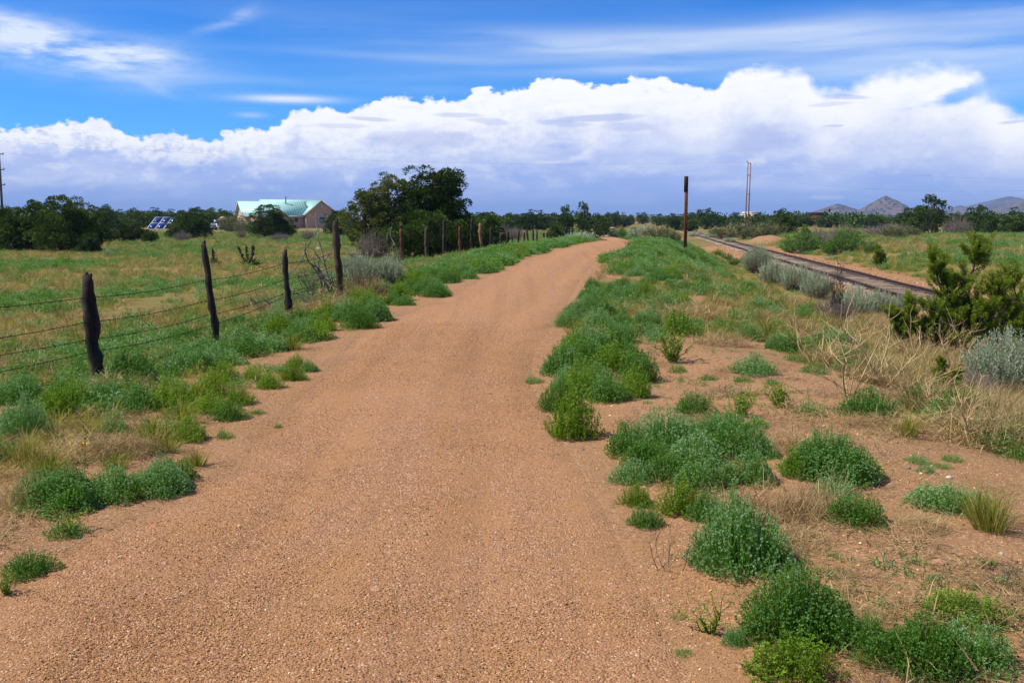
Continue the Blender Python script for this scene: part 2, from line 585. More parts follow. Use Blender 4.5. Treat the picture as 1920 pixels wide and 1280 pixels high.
def leaf_mat(name, stops, trans=0.3, var=0.25, rough=0.8, spec=0.06):
    m, n, out = new_mat(name)
    oi = n.new('ShaderNodeObjectInfo')
    tint = n.attr('tint')
    c = n.ramp(n.math('ADD', tint, n.mul(n.sub(oi.outputs['Random'], 0.5), var), clamp=True), stops)
    p = n.new('ShaderNodeBsdfPrincipled')
    n.put(p.inputs['Base Color'], c)
    p.inputs['Roughness'].default_value = rough
    p.inputs['Specular IOR Level'].default_value = spec
    tr = n.new('ShaderNodeBsdfTranslucent')
    n.put(tr.inputs[0], n.mix(1.0, c, (1.15, 1.1, 0.7), 'MULTIPLY'))
    mx = n.new('ShaderNodeMixShader')
    mx.inputs[0].default_value = trans
    n.t.links.new(p.outputs[0], mx.inputs[1]); n.t.links.new(tr.outputs[0], mx.inputs[2])
    n.t.links.new(mx.outputs[0], out.inputs[0])
    return m


def plain(name, c1, c2, scale=8.0, rough=0.8, spec=0.3, bump=0.0, bscale=40.0, metal=0.0, stretch=(1, 1, 1), coord='Object'):
    m, n, out = new_mat(name)
    tc = n.new('ShaderNodeTexCoord')
    v = n.mapping(tc.outputs[coord], stretch)
    f = n.smooth(n.noise(v, scale, 6, 0.6), 0.3, 0.7)
    nrm = n.bump(n.noise(v, bscale, 6, 0.65), bump, 0.02) if bump else None
    principled(n, out, n.mix(f, c1, c2), rough, spec, nrm, metal)
    return m


def soil_nodes(n, P, fine=1.0):
    big = n.noise(P, 0.45, 4, 0.55)
    mid = n.noise(P, 3.0, 5, 0.6)
    grain = n.noise(P, 130, 3, 0.7)
    c = n.mix(n.smooth(big, 0.35, 0.65), (0.375, 0.193, 0.084), (0.322, 0.186, 0.087))
    c = n.mix(n.mul(n.smooth(mid, 0.5, 0.75), 0.6), c, (0.236, 0.134, 0.062))
    c = n.mix(n.mul(n.smooth(grain, 0.52, 0.7), 0.55), c, (0.166, 0.090, 0.044))
    c = n.mix(n.mul(n.smooth(grain, 0.48, 0.3), 0.5), c, (0.489, 0.292, 0.146))
    gc = n.new('ShaderNodeSeparateColor'); n.put(gc.inputs[0], n.voro(P, 85, 'F1', 'Color'))
    grit = n.ramp(gc.outputs[0], [(0.0, (0.139, 0.075, 0.044)), (0.3, (0.287, 0.151, 0.080)), (0.8, (0.383, 0.201, 0.113)), (1.0, (0.553, 0.372, 0.255))])
    c = n.mix(n.mul(n.smooth(n.add(n.noise(P, 2.2, 4, 0.6), n.mul(n.sub(gc.outputs[1], 0.5), 0.5)), 0.35, 0.6), 0.75), c, grit)
    crumb = n.noise(P, 24, 5, 0.75)
    c = n.mix(n.mul(n.smooth(crumb, 0.52, 0.68), n.mul(n.smooth(n.noise(P, 1.1, 4, 0.6), 0.42, 0.62), 0.75)), c, (0.132, 0.088, 0.054))
    return c, big, mid, grain


def build_ground_mat():
    m, n, out = new_mat('sandy_soil')
    g = n.new('ShaderNodeNewGeometry')
    P = g.outputs['Position']
    c, big, mid, grain = soil_nodes(n, P)
    veg = n.attr('tint')
    vn = n.noise(P, 1.2, 6, 0.65)
    vn2 = n.noise(P, 0.12, 4, 0.6)
    thatch = n.mix(n.smooth(n.noise(P, 7, 6, 0.7), 0.35, 0.65), (0.190, 0.144, 0.043), (0.109, 0.121, 0.030))
    thatch = n.mix(n.smooth(vn2, 0.4, 0.62), thatch, (0.230, 0.167, 0.055))
    f = n.smooth(n.add(veg, n.mul(n.sub(vn, 0.5), 1.3)), 0.35, 0.75)
    c = n.mix(f, c, thatch)
    h = n.add(n.add(n.mul(mid, 0.6), n.mul(grain, 0.5)), n.mul(n.noise(P, 30, 4, 0.7), 0.5))
    principled(n, out, c, 0.95, 0.12, n.bump(h, 0.55, 0.03))
    return m


def build_path_mat():
    m, n, out = new_mat('crushed_gravel')
    g = n.new('ShaderNodeNewGeometry')
    P = g.outputs['Position']
    rut = n.noise(n.mapping(P, (3.2, 0.28, 1), rot=(0, 0, R(3))), 1.0, 4, 0.55)
    blot = n.noise(P, 1.6, 5, 0.6)
    cell = n.voro(P, 95, 'F1', 'Color')
    cd = n.voro(P, 95, 'F1', 'Distance')
    cs = n.new('ShaderNodeSeparateColor'); n.put(cs.inputs[0], cell)
    stone = n.ramp(cs.outputs[0], [(0.0, (0.184, 0.097, 0.054)), (0.14, (0.306, 0.154, 0.082)), (0.45, (0.411, 0.204, 0.105)), (0.75, (0.472, 0.241, 0.133)), (0.93, (0.576, 0.332, 0.208)), (1.0, (0.687, 0.482, 0.338))])
    sand = n.mix(n.smooth(n.noise(P, 60, 3, 0.7), 0.35, 0.65), (0.369, 0.187, 0.078), (0.446, 0.230, 0.101))
    f = n.smooth(n.add(n.add(rut, n.mul(n.sub(blot, 0.5), 0.7)), n.mul(n.sub(cs.outputs[1], 0.5), 0.55)), 0.33, 0.62)
    c = n.mix(f, sand, stone)
    grain = n.noise(P, 260, 3, 0.7)
    band = n.noise(n.mapping(P, (4.5, 0.16, 1), rot=(0, 0, R(3))), 1.0, 3, 0.5)
    c = n.mix(n.mul(n.smooth(band, 0.48, 0.68), 0.28), c, (0.26, 0.140, 0.078))
    c = n.mix(n.mul(n.smooth(grain, 0.55, 0.7), 0.35), c, (0.144, 0.078, 0.038))
    mott = n.noise(P, 14, 4, 0.7)
    c = n.mix(n.mul(n.smooth(mott, 0.5, 0.75), 0.25), c, (0.228, 0.125, 0.063))
    soil = soil_nodes(n, P)[0]
    ee = n.add(n.attr('tint'), n.mul(n.sub(n.noise(P, 2.6, 6, 0.65), 0.5), 0.9))
    c = n.mix(n.smooth(ee, 0.05, 0.42), soil, c)
    h = n.add(n.mul(n.math('SUBTRACT', 0.6, cd), n.lin(f, 0, 1, 0.45, 1.0)), n.mul(grain, 0.4))
    principled(n, out, c, 0.95, 0.12, n.bump(h, 0.9, 0.011))
    return m


M = {}
M['soil'] = build_ground_mat()
M['path'] = build_path_mat()
# foliage: albedo ramps over a random per-leaf tint
M['mound'] = leaf_mat('blue_green_weed_leaf', [(0.0, (0.075, 0.14, 0.012)), (0.4, (0.125, 0.295, 0.038)), (0.75, (0.195, 0.40, 0.105)), (1.0, (0.40, 0.56, 0.32))], 0.33, 0.45)
M['sprig'] = leaf_mat('fresh_green_weed_leaf', [(0.0, (0.10, 0.16, 0.012)), (0.5, (0.18, 0.33, 0.025)), (1.0, (0.31, 0.44, 0.07))], 0.4, 0.35)
M['grass'] = leaf_mat('grass_blade', [(0.0, (0.095, 0.15, 0.012)), (0.4, (0.205, 0.255, 0.030)), (0.7, (0.35, 0.31, 0.075)), (1.0, (0.53, 0.40, 0.15))], 0.36, 0.4)
M['straw'] = leaf_mat('dry_straw', [(0.0, (0.176, 0.116, 0.060)), (0.5, (0.374, 0.259, 0.120)), (1.0, (0.572, 0.424, 0.210))], 0.2, 0.3)
M['twig'] = plain('grey_dead_wood', (0.13, 0.105, 0.09), (0.27, 0.225, 0.19), 14, 0.9, 0.1)
M['dark_twig'] = plain('dark_dead_wood', (0.05, 0.038, 0.03), (0.12, 0.09, 0.075), 14, 0.9, 0.1)
M['tan_twig'] = plain('tan_dead_stem', (0.40, 0.27, 0.12), (0.56, 0.41, 0.21), 20, 0.8, 0.15)
M['sage'] = leaf_mat('grey_sage_leaf', [(0.0, (0.255, 0.318, 0.185)), (0.5, (0.434, 0.522, 0.339)), (1.0, (0.663, 0.740, 0.514))], 0.2, 0.25)
M['juniper'] = leaf_mat('juniper_foliage', [(0.0, (0.026, 0.050, 0.009)), (0.5, (0.060, 0.110, 0.018)), (1.0, (0.130, 0.190, 0.034))], 0.16, 0.35)
M['juniper_bright'] = leaf_mat('young_juniper_foliage', [(0.0, (0.065, 0.12, 0.010)), (0.5, (0.165, 0.25, 0.020)), (1.0, (0.36, 0.40, 0.045))], 0.3, 0.2)
M['bright'] = leaf_mat('bright_shrub_leaf', [(0.0, (0.06, 0.14, 0.015)), (0.5, (0.11, 0.26, 0.025)), (1.0, (0.22, 0.38, 0.06))], 0.4, 0.2)
M['olive'] = leaf_mat('olive_shrub_leaf', [(0.0, (0.08, 0.095, 0.03)), (0.5, (0.16, 0.18, 0.065)), (1.0, (0.27, 0.27, 0.12))], 0.25, 0.2)
M['bark'] = plain('juniper_bark', (0.053, 0.038, 0.028), (0.143, 0.112, 0.090), 10, 0.95, 0.1, 0.6, 30, stretch=(1, 1, 0.25))
M['char'] = plain('charred_post_wood', (0.014, 0.011, 0.009), (0.055, 0.040, 0.030), 9, 0.85, 0.25, 0.9, 26, stretch=(1, 1, 0.2))
M['weathered'] = plain('weathered_post_wood', (0.038, 0.028, 0.021), (0.105, 0.070, 0.049), 9, 0.9, 0.15, 0.8, 26, stretch=(1, 1, 0.2))
M['redpost'] = plain('red_brown_post_wood', (0.066, 0.028, 0.014), (0.126, 0.062, 0.033), 9, 0.9, 0.15, 0.8, 26, stretch=(1, 1, 0.2))
M['tanpost'] = plain('tan_post_wood', (0.255, 0.144, 0.063), (0.345, 0.209, 0.098), 9, 0.9, 0.15, 0.6, 26, stretch=(1, 1, 0.2))
M['wire'] = plain('rusty_wire', (0.02, 0.014, 0.011), (0.06, 0.035, 0.022), 30, 0.7, 0.3, metal=0.3)
M['rust'] = plain('rusted_steel', (0.085, 0.026, 0.012), (0.20, 0.065, 0.026), 7, 0.85, 0.2, 0.4, 60)
M['rust_dark'] = plain('dark_rusted_plate', (0.02, 0.012, 0.010), (0.06, 0.022, 0.014), 7, 0.8, 0.2, 0.3, 60)
M['rail'] = plain('rusty_rail_steel', (0.035, 0.022, 0.020), (0.085, 0.048, 0.04), 6, 0.7, 0.35, 0.3, 50, metal=0.2)
M['sleeper'] = plain('weathered_sleeper_wood', (0.120, 0.090, 0.066), (0.300, 0.228, 0.168), 6, 0.95, 0.1, 0.9, 20, stretch=(0.15, 1, 1))
M['stucco'] = plain('pink_stucco', (0.550, 0.361, 0.246), (0.610, 0.409, 0.280), 1.5, 0.95, 0.1, 0.3, 30)
M['teal'] = plain('teal_metal_roof', (0.380, 0.639, 0.589), (0.437, 0.695, 0.644), 0.8, 0.5, 0.4)
M['trim'] = plain('pale_fascia', (0.50, 0.48, 0.44), (0.58, 0.55, 0.50), 3, 0.7, 0.3)
M['pane'] = plain('dark_window_glass', (0.02, 0.03, 0.04), (0.04, 0.06, 0.07), 3, 0.08, 0.6)
M['flue'] = plain('dull_flue_metal', (0.10, 0.11, 0.12), (0.18, 0.19, 0.20), 3, 0.5, 0.5, metal=0.5)
M['cream'] = plain('cream_adobe', (0.62, 0.46, 0.27), (0.68, 0.52, 0.33), 2, 0.95, 0.1)
M['cell'] = plain('blue_solar_cells', (0.012, 0.03, 0.14), (0.02, 0.05, 0.20), 4, 0.15, 0.5)
M['alu'] = plain('aluminium_frame', (0.62, 0.64, 0.66), (0.72, 0.73, 0.74), 5, 0.4, 0.5, metal=0.3)
M['carpaint'] = plain('grey_blue_car_paint', (0.20, 0.24, 0.30), (0.23, 0.27, 0.33), 2, 0.35, 0.5, metal=0.3)
M['rubber'] = plain('tyre_rubber', (0.015, 0.015, 0.015), (0.03, 0.03, 0.03), 5, 0.9, 0.2)
M['polewood'] = plain('utility_pole_wood', (0.24, 0.11, 0.042), (0.34, 0.17, 0.07), 3, 0.95, 0.03, 0.4, 20, stretch=(1, 1, 0.1))
M['polegrey'] = plain('grey_utility_pole_wood', (0.075, 0.062, 0.055), (0.13, 0.11, 0.10), 3, 0.9, 0.1, 0.4, 20, stretch=(1, 1, 0.1))
M['cable'] = plain('power_cable', (0.05, 0.05, 0.055), (0.07, 0.07, 0.075), 3, 0.6, 0.3)
M['yellow'] = plain('yellow_petal', (0.75, 0.45, 0.02), (0.8, 0.5, 0.04), 3, 0.7, 0.2)


def sleeper_mat():
    m, n, out = new_mat('weathered_sleeper_wood')
    tc = n.new('ShaderNodeTexCoord'); oi = n.new('ShaderNodeObjectInfo')
    v = n.mapping(tc.outputs['Object'], (0.6, 9, 9))
    f = n.smooth(n.noise(v, 4, 6, 0.65), 0.3, 0.7)
    c = n.mix(f, (0.09, 0.062, 0.045), (0.30, 0.235, 0.18))
    c = n.mix(1.0, c, n.ramp(oi.outputs['Random'], [(0.0, (0.7, 0.68, 0.66)), (1.0, (1.6, 1.55, 1.5))]), 'MULTIPLY')
    principled(n, out, c, 0.95, 0.1, n.bump(n.noise(v, 7, 6, 0.7), 0.8, 0.02))
    return m


M['sleeper'] = sleeper_mat()


def stone_mat():
    m, n, out = new_mat('mixed_pebble')
    oi = n.new('ShaderNodeObjectInfo')
    c = n.ramp(oi.outputs['Random'], [(0.0, (0.099, 0.061, 0.034)), (0.05, (0.239, 0.135, 0.060)), (0.2, (0.380, 0.198, 0.079)), (0.6, (0.507, 0.266, 0.107)), (0.88, (0.607, 0.348, 0.150)), (0.97, (0.748, 0.532, 0.271)), (1.0, (0.845, 0.682, 0.397))])
    principled(n, out, c, 0.85, 0.2)
    return m


M['pebble'] = stone_mat()


def hill_mat():
    m, n, out = new_mat('scrub_covered_hillside')
    g = n.new('ShaderNodeNewGeometry')
    P = g.outputs['Position']
    base = n.mix(n.smooth(n.noise(P, 0.012, 5, 0.6), 0.35, 0.65), (0.17, 0.115, 0.085), (0.12, 0.088, 0.066))
    dots = n.voro(P, 0.11, 'F1', 'Distance')
    dens = n.noise(P, 0.008, 4, 0.6)
    f = n.smooth(n.add(dots, n.mul(n.sub(dens, 0.5), 0.8)), 0.62, 0.40)
    c = n.mix(f, base, (0.02, 0.032, 0.016))
    principled(n, out, c, 0.95, 0.1)
    return m


M['hill'] = hill_mat()

# ------------------------------------------------------------------ ground sheet
def build_ground():
    ang = np.concatenate([np.linspace(-42, 42, 520), np.linspace(42, 318, 140)[1:-1]])
    ang = np.radians(ang)
    rad = np.concatenate([[0.0], np.geomspace(0.6, 14000, 520)])
    A, RR = np.meshgrid(ang, rad[1:])
    X = (np.sin(A) * RR).ravel(); Y = (np.cos(A) * RR).ravel()
    X = np.concatenate([[0.0], X]); Y = np.concatenate([[0.0], Y])
    Z = ground(X, Y)
    # keep the sheet under the gravel path
    xl, xr = ev(T_XL, Y), ev(T_XR, Y)
    inside = sm(0.12, 0.4, np.minimum(X - xl, xr - X)) * (Y > -8) * (Y < 480)
    Z = Z - 0.03 * inside
    na, nr = len(ang), len(rad) - 1
    i = np.arange(nr - 1)[:, None] * na
    j = np.arange(na)[None, :]
    j2 = (j + 1) % na
    q = np.stack([1 + i + j, 1 + i + na + j, 1 + i + na + j2, 1 + i + j2], -1).reshape(-1, 4)
    j = np.arange(na)
    t = np.stack([np.zeros(na, int), 1 + j, 1 + (j + 1) % na], 1)
    # plant cover: the field is thatched, the sand banks by the trail are bare
    edge = np.maximum(xl - X, X - xr)
    left = sm(0.2, 1.6, xl - X) * 0.75
    right = 0.75 * sm(2.4, 4.5, X - xr) + 0.65 * sm(14, 20, Y) * sm(0.0, 0.8, X - xr)
    qd = np.abs(X - rail_x(Y))
    right = np.clip(right, 0, 0.8) * (1 - 0.75 * (1 - sm(2.0, 4.5, qd)))
    heap = np.exp(-(((X - 24.2) / 1.7) ** 2 + ((Y - 95) / 2.4) ** 2))
    veg = np.where(X < xl, left, right) * (1 - heap)
    veg = np.where(np.hypot(X, Y) > 90, np.maximum(veg, 0.7 * (1 - heap)), veg)
    me = mesh_np('ground', np.stack([X, Y, Z], 1), q[:, ::-1], t[:, ::-1], [M['soil']], veg, True)
    tag(link('ground', me), kind='structure')


build_ground()


def path_lift(e):
    return -0.012 + 0.020 * sm(0, 0.5, e) + 0.012 * sm(0.3, 1.2, e)


def build_path():
    ys = [-6.0]
    while ys[-1] < 470:
        ys.append(ys[-1] + max(0.06, abs(ys[-1]) * 0.012))
    ys = np.array(ys)
    K = 44
    u = np.linspace(0, 1, K)
    xl = ev(T_XL, ys) + 0.16 * (fbm(ys / 0.55, ys * 0, 21, 4) - 0.5) + 0.3 * (fbm(ys / 2.2, ys * 0, 22, 2) - 0.5)
    xr = ev(T_XR, ys) + 0.16 * (fbm(ys / 0.55, ys * 0, 31, 4) - 0.5) + 0.3 * (fbm(ys / 2.2, ys * 0, 32, 2) - 0.5)
    X = xl[:, None] + (xr - xl)[:, None] * u[None, :]
    Y = np.repeat(ys[:, None], K, 1)
    e = np.minimum(u, 1 - u)[None, :] * (xr - xl)[:, None]
    lift = path_lift(e) + 0.16 * sm(70, 130, Y)
    s = (u - 0.5)[None, :] * (xr - xl)[:, None]
    rut = -0.012 * (np.exp(-((s - 0.55) / 0.22) ** 2) + np.exp(-((s + 0.6) / 0.22) ** 2))
    Z = ground(X, Y) + lift + rut * sm(0.1, 0.4, e) + 0.006 * (fbm(X / 0.12, Y / 0.12, 41, 3) - 0.5) * sm(0.05, 0.2, e)
    n = len(ys)
    i = np.arange(n - 1)[:, None] * K; j = np.arange(K - 1)[None, :]
    q = np.stack([i + j, i + j + 1, i + K + j + 1, i + K + j], -1).reshape(-1, 4)
    me = mesh_np('path', np.stack([X, Y, Z], -1).reshape(-1, 3), q, None, [M['path']], (e + 0 * X).ravel(), True)
    tag(link('path', me), kind='structure')


build_path()


def build_hills():
    def hill(cx, cy, rx, ry, h, sharp, seed, res=90):
        u = np.linspace(-1, 1, res)
        U, W = np.meshgrid(u, u)
        r = np.hypot(U, W)
        prof = np.clip(1 - r, 0, 1) ** sharp
        nz = fbm(U * 3 + seed, W * 3, seed, 5) - 0.5
        ridge = 1 - np.abs(fbm(U * 5 + seed, W * 5, seed + 1, 4) - 0.5) * 2
        Z = h * prof * (1 + 0.10 * nz + 0.09 * (ridge - 0.7)) - 14
        V = np.stack([cx + U * rx, cy + W * ry, Z], -1).reshape(-1, 3)
        i = np.arange(res - 1)[:, None] * res; j = np.arange(res - 1)[None, :]
        q = np.stack([i + j, i + j + 1, i + res + j + 1, i + res + j], -1).reshape(-1, 4)
        return V, q
    # centre px, distance, half-width px, peak px above the horizon line
    specs = [(1655, 2600, 92, 40, 1.1, 3), (1566, 2800, 100, 24, 1.05, 5), (1792, 3800, 70, 21, 1.1, 9), (1990, 3100, 185, 58, 1.0, 12), (1885, 4600, 160, 38, 1.0, 15), (2300, 3300, 400, 64, 1.0, 18), (250, 6000, 300, 9, 1.0, 23)]
    mb = MB()
    for (px, D, wpx, hpx, sharp, seed) in specs:
        k = D / F
        V, q = hill((px - 960) * k, D, wpx * k, wpx * k, hpx * k + 14, sharp, seed)
        mb.put(V, q)
    tag(link('hills', mb.mesh('hills', M['hill'], True)), kind='structure')


build_hills()


# ------------------------------------------------------------------ the air: far hills fade to blue
def build_haze():
    m, n, out = new_mat('hazy_air')
    v = n.new('ShaderNodeVolumePrincipled')
    v.inputs['Color'].default_value = (0.40, 0.60, 1.0, 1)
    v.inputs['Density'].default_value = 1.4e-4
    v.inputs['Anisotropy'].default_value = 0.0
    n.t.links.new(v.outputs[0], out.inputs['Volume'])
    mb = MB()
    mb.box((0, 0, 57), (29000, 29000, 166))
    o = link('haze', mb.mesh('haze', m))
    tag(o, kind='stuff')
    o['label'] = 'thin blue haze in the far air'


build_haze()

# ================================================================== LARGE STRUCTURE
# ------------------------------------------------------------------ railway
def build_railway():
    root = link('railway_track', None)
    tag(root, 'rusty single railway track on old grey sleepers curving away right of the trail', 'railway track')
    dirv = np.array([0.1214, 1.0]); dirv /= np.linalg.norm(dirv)
    nrm = np.array([dirv[1], -dirv[0]])
    prof = [(-.07, 0), (.07, 0), (.07, .018), (.014, .035), (.014, .115), (.037, .125), (.037, .16), (-.037, .16), (-.037, .125), (-.014, .115), (-.014, .035), (-.07, .018)]
    ys = np.linspace(4, 175, 60)
    zb = lambda y: float(ground(rail_x(y), y)) + 0.05
    for side in (-1, 1):
        mb = MB()
        V = []
        for y in ys:
            c = np.array([float(rail_x(y)), y]) + nrm * side * 0.755
            for (a, h) in prof:
                p = c + nrm * a
                V.append((p[0], p[1], zb(y) + h + .006 * math.sin(y * 1.7 + side)))
        k = len(prof)
        Q = [(i * k + j, i * k + (j + 1) % k, (i + 1) * k + (j + 1) % k, (i + 1) * k + j) for i in range(len(ys) - 1) for j in range(k)]
        mb.put(V, Q)
        link('rail', mb.mesh('rail', M['rail']), root)
    meshes = []
    for v in range(6):
        r = np.random.default_rng(50 + v)
        mb = MB()
        nseg = 5
        xs = np.linspace(-1.24, 1.24, nseg)
        for s in range(nseg - 1):
            pass
        # a worn sleeper: a bar with an uneven, split top
        V = []
        for i, x in enumerate(xs):
            w, h = .115 + .012 * r.normal(), .10 + .012 * r.normal()
            V += [(x, -w, -.1), (x, w, -.1), (x, w, h - .02), (x, w * .3, h + .006 * r.normal()), (x, -w * .4, h + .006 * r.normal()), (x, -w, h - .02)]
        Q = [(i * 6 + j, i * 6 + (j + 1) % 6, (i + 1) * 6 + (j + 1) % 6, (i + 1) * 6 + j) for i in range(nseg - 1) for j in range(6)]
        Q += [(0, 5, 4, 3), (0, 3, 2, 1), (24 + 0, 24 + 1, 24 + 2, 24 + 3), (24 + 0, 24 + 3, 24 + 4, 24 + 5)]
        mb.put(V, Q)
        meshes.append(mb.mesh('sleeper', M['sleeper']))
    r = np.random.default_rng(5)
    ang = math.atan2(nrm[1], nrm[0])
    y = 14.0
    for i in range(280):
        o = link('sleeper', meshes[r.integers(6)], root, (float(rail_x(y)) + .05 * r.normal(), y, zb(y) - .075 + .008 * r.normal()), ang + .03 * r.normal())
        y += 0.56 + .03 * r.normal()


build_railway()


# ------------------------------------------------------------------ fence of old posts and barbed wire
def post_mesh(name, h, r0, r1, lean, mat, seed, knots=2):
    r = np.random.default_rng(seed)
    k = 16
    t = np.linspace(-0.15, 1, k)
    bend = np.cumsum(r.normal(0, .006, (k, 2)), 0) * h
    pts = np.stack([lean[0] * np.clip(t, -.1, 1) * h + bend[:, 0] - bend[2, 0], lean[1] * t * h + bend[:, 1] - bend[2, 1], t * h], 1)
    rad = r0 + (r1 - r0) * t
    rad = rad * (1 + .10 * r.normal(size=k))
    for _ in range(knots):
        c = r.uniform(.15, .9)
        rad = rad + r0 * .35 * np.exp(-((t - c) / .04) ** 2)
    rad[-1] *= .8
    mb = MB()
    mb.tube(pts, rad, 11, wob=.13, rng=r)
    # split top and torn slivers
    for _ in range(3):
        a = r.uniform(0, 6.28)
        p = pts[-1] + np.array([math.cos(a), math.sin(a), 0]) * r1 * .5 - np.array([0, 0, .05])
        mb.tube([p, p + np.array([.01 * r.normal(), .01 * r.normal(), r.uniform(.06, .09)])], [r1 * .45, r1 * .25], 5)
    return mb.mesh(name, mat, False)


FENCE = []


def build_fence():
    root = link('wire_fence', None)
    tag(root, 'barbed wire fence on crooked dark posts along the left side of the trail', 'fence')
    C, Wd, Rd, Tn = M['char'], M['weathered'], M['redpost'], M['tanpost']
    # base px, base py, top py, half width px, lean (dx/dh in px per px), material
    spec = [(-210, 800, 590, 12, .02, C), (185, 716, 513, 12.5, -.06, C), (403, 651, 455, 7, -.085, C), (545, 594, 471, 6.5, -.045, C), (637, 556, 411, 6.5, -.06, Wd),
            (754, 494, 429, 4, 0, Rd), (801, 500, 437, 4, -.03, Wd), (834, 497, 421, 3.6, -.03, C), (864, 496, 438, 3.2, 0, Rd), (886, 475, 404, 3, -.03, C),
            (904, 467, 405, 3, -.07, Tn), (921, 464, 410, 3, 0, C), (938, 457, 417, 2.4, 0, Rd), (951, 459, 418, 2.6, 0, C), (961, 457, 433, 2.0, 0, C),
            (972.5, 457, 420, 2.2, 0, Wd), (983, 455, 425, 2.0, 0, Rd), (991, 454, 418, 2.0, -.1, C), (999, 454, 421, 2, 0, Wd), (1006, 449, 420, 1.9, .03, Wd),
            (1019, 444, 421, 1.8, 0, C), (1025, 446, 425, 1.8, 0, C), (1045, 441, 416, 1.7, 0, C), (1055, 440, 420, 1.6, 0, C), (1066, 436, 420, 1.6, 0, C),
            (1073, 434, 416, 1.6, .02, C), (1088, 432, 417, 1.5, 0, C)]
    heights = [1.2, 1.07, 1.3, 1.1, 1.42, 1.22, 1.2, 1.35, 1.1, 1.33, 1.2, 1.15, 1.05, 1.15, .75, 1.15, 1.0, 1.2, 1.15, 1.15, .95, .9, 1.15, 1.0, .9, 1.05, .95]
    tops = []
    lastD = 0
    for i, (px, py, pt, hw, lean, mt) in enumerate(spec):
        h = heights[i]
        if i < 4:
            p = at(px, py)
        else:
            D = h * F / (py - pt)
            D = max(D, lastD + 1.2)
            p = atd(px, D)
        lastD = p.y
        h = (py - pt) * p.y / F
        r0 = hw * p.y / F
        o = link('post', post_mesh('post', h, r0, r0 * .82, (lean, .02), mt, 300 + i, 3 if i == 1 else 1), root, (p.x, p.y, p.z), 0)
        if mt is Tn: o['label'] = 'paler tan wooden post'
        if mt is Rd: o['label'] = 'red-brown wooden post'
        tops.append((p, h, lean))
        FENCE.append(p)
    for wi, frac in enumerate([.77, .53, .37, .29, .10]):
        mb = MB()
        r = np.random.default_rng(80 + wi)
        for i in range(len(tops) - 1):
            (p, h, l), (q, h2, l2) = tops[i], tops[i + 1]
            a = np.array([p.x + l * h * frac - .03, p.y - .09, p.z + (frac + .02 * r.normal()) * 1.1])
            b = np.array([q.x + l2 * h2 * frac - .03, q.y - .09, q.z + (frac + .02 * r.normal()) * 1.1])
            if i == 0: A0 = a
            if i > 0: a = last
            L = np.linalg.norm(b - a)
            k = 9 if p.y < 30 else 3
            s = np.linspace(0, 1, k)
            pts = a + (b - a) * s[:, None]
            pts[:, 2] -= .022 * L / 3 * 4 * s * (1 - s) * (1 + r.random())
            rr = 0.0033
            mb.tube(pts, rr, 4, cap=False)
            if p.y < 20:      # barbs
                for d in np.arange(.06, L, .125):
                    f = d / L
                    c = a + (b - a) * f; c[2] -= .022 * L / 3 * 4 * f * (1 - f) * 1.5
                    for _ in range(2):
                        v = r.normal(size=3); v /= np.linalg.norm(v)
                        mb.tube([c - v * .016, c + v * .016], .0022, 3, cap=False)
            last = b
        link('wire', mb.mesh('wire', M['wire']), root)


build_fence()


# ------------------------------------------------------------------ rusty steel post by the trail
def build_sign_post():
    p = at(1283, 473)
    k = p.y / F
    root = link('steel_signpost', None, None, p)
    tag(root, 'tall rusty steel post with a narrow plate at its top, right of the trail', 'sign post')
    h = (473 - 333) * k
    mb = MB()
    w = 7.2 * k
    # an angle section
    mb.box((0, 0, h / 2 - .2), (w * .35, w * .8, h + .4))
    mb.box((w * .33, -w * .25, h / 2 - .2), (w * .5, w * .25, h + .396))
    link('post', mb.mesh('post', M['rust']), root)
    mb = MB()
    mb.box((-w * .02, -w * .52, h - 14.5 * k), (w * .98, w * .16, 29 * k))
    pl = link('plate', mb.mesh('plate', M['rust_dark']), root)
    mb = MB()
    for dz in (5, 23):
        mb.tube([(0, -w * .75, h - dz * k), (0, -w * .5, h - dz * k)], w * .1, 6)
    link('bolt', mb.mesh('bolt', M['rust']), pl)


build_sign_post()

def low_marker():
    p = atd(1165, 150)
    k = p.y / F
    root = link('trail_marker', None, None, p)
    tag(root, 'short dark marker post standing beside the far bend of the trail', 'marker post')
    mb = MB()
    mb.tube([(0, 0, -.2), (0, 0, 1.35)], .07, 6)
    link('post', mb.mesh('marker_post', M['rust']), root)


low_marker()


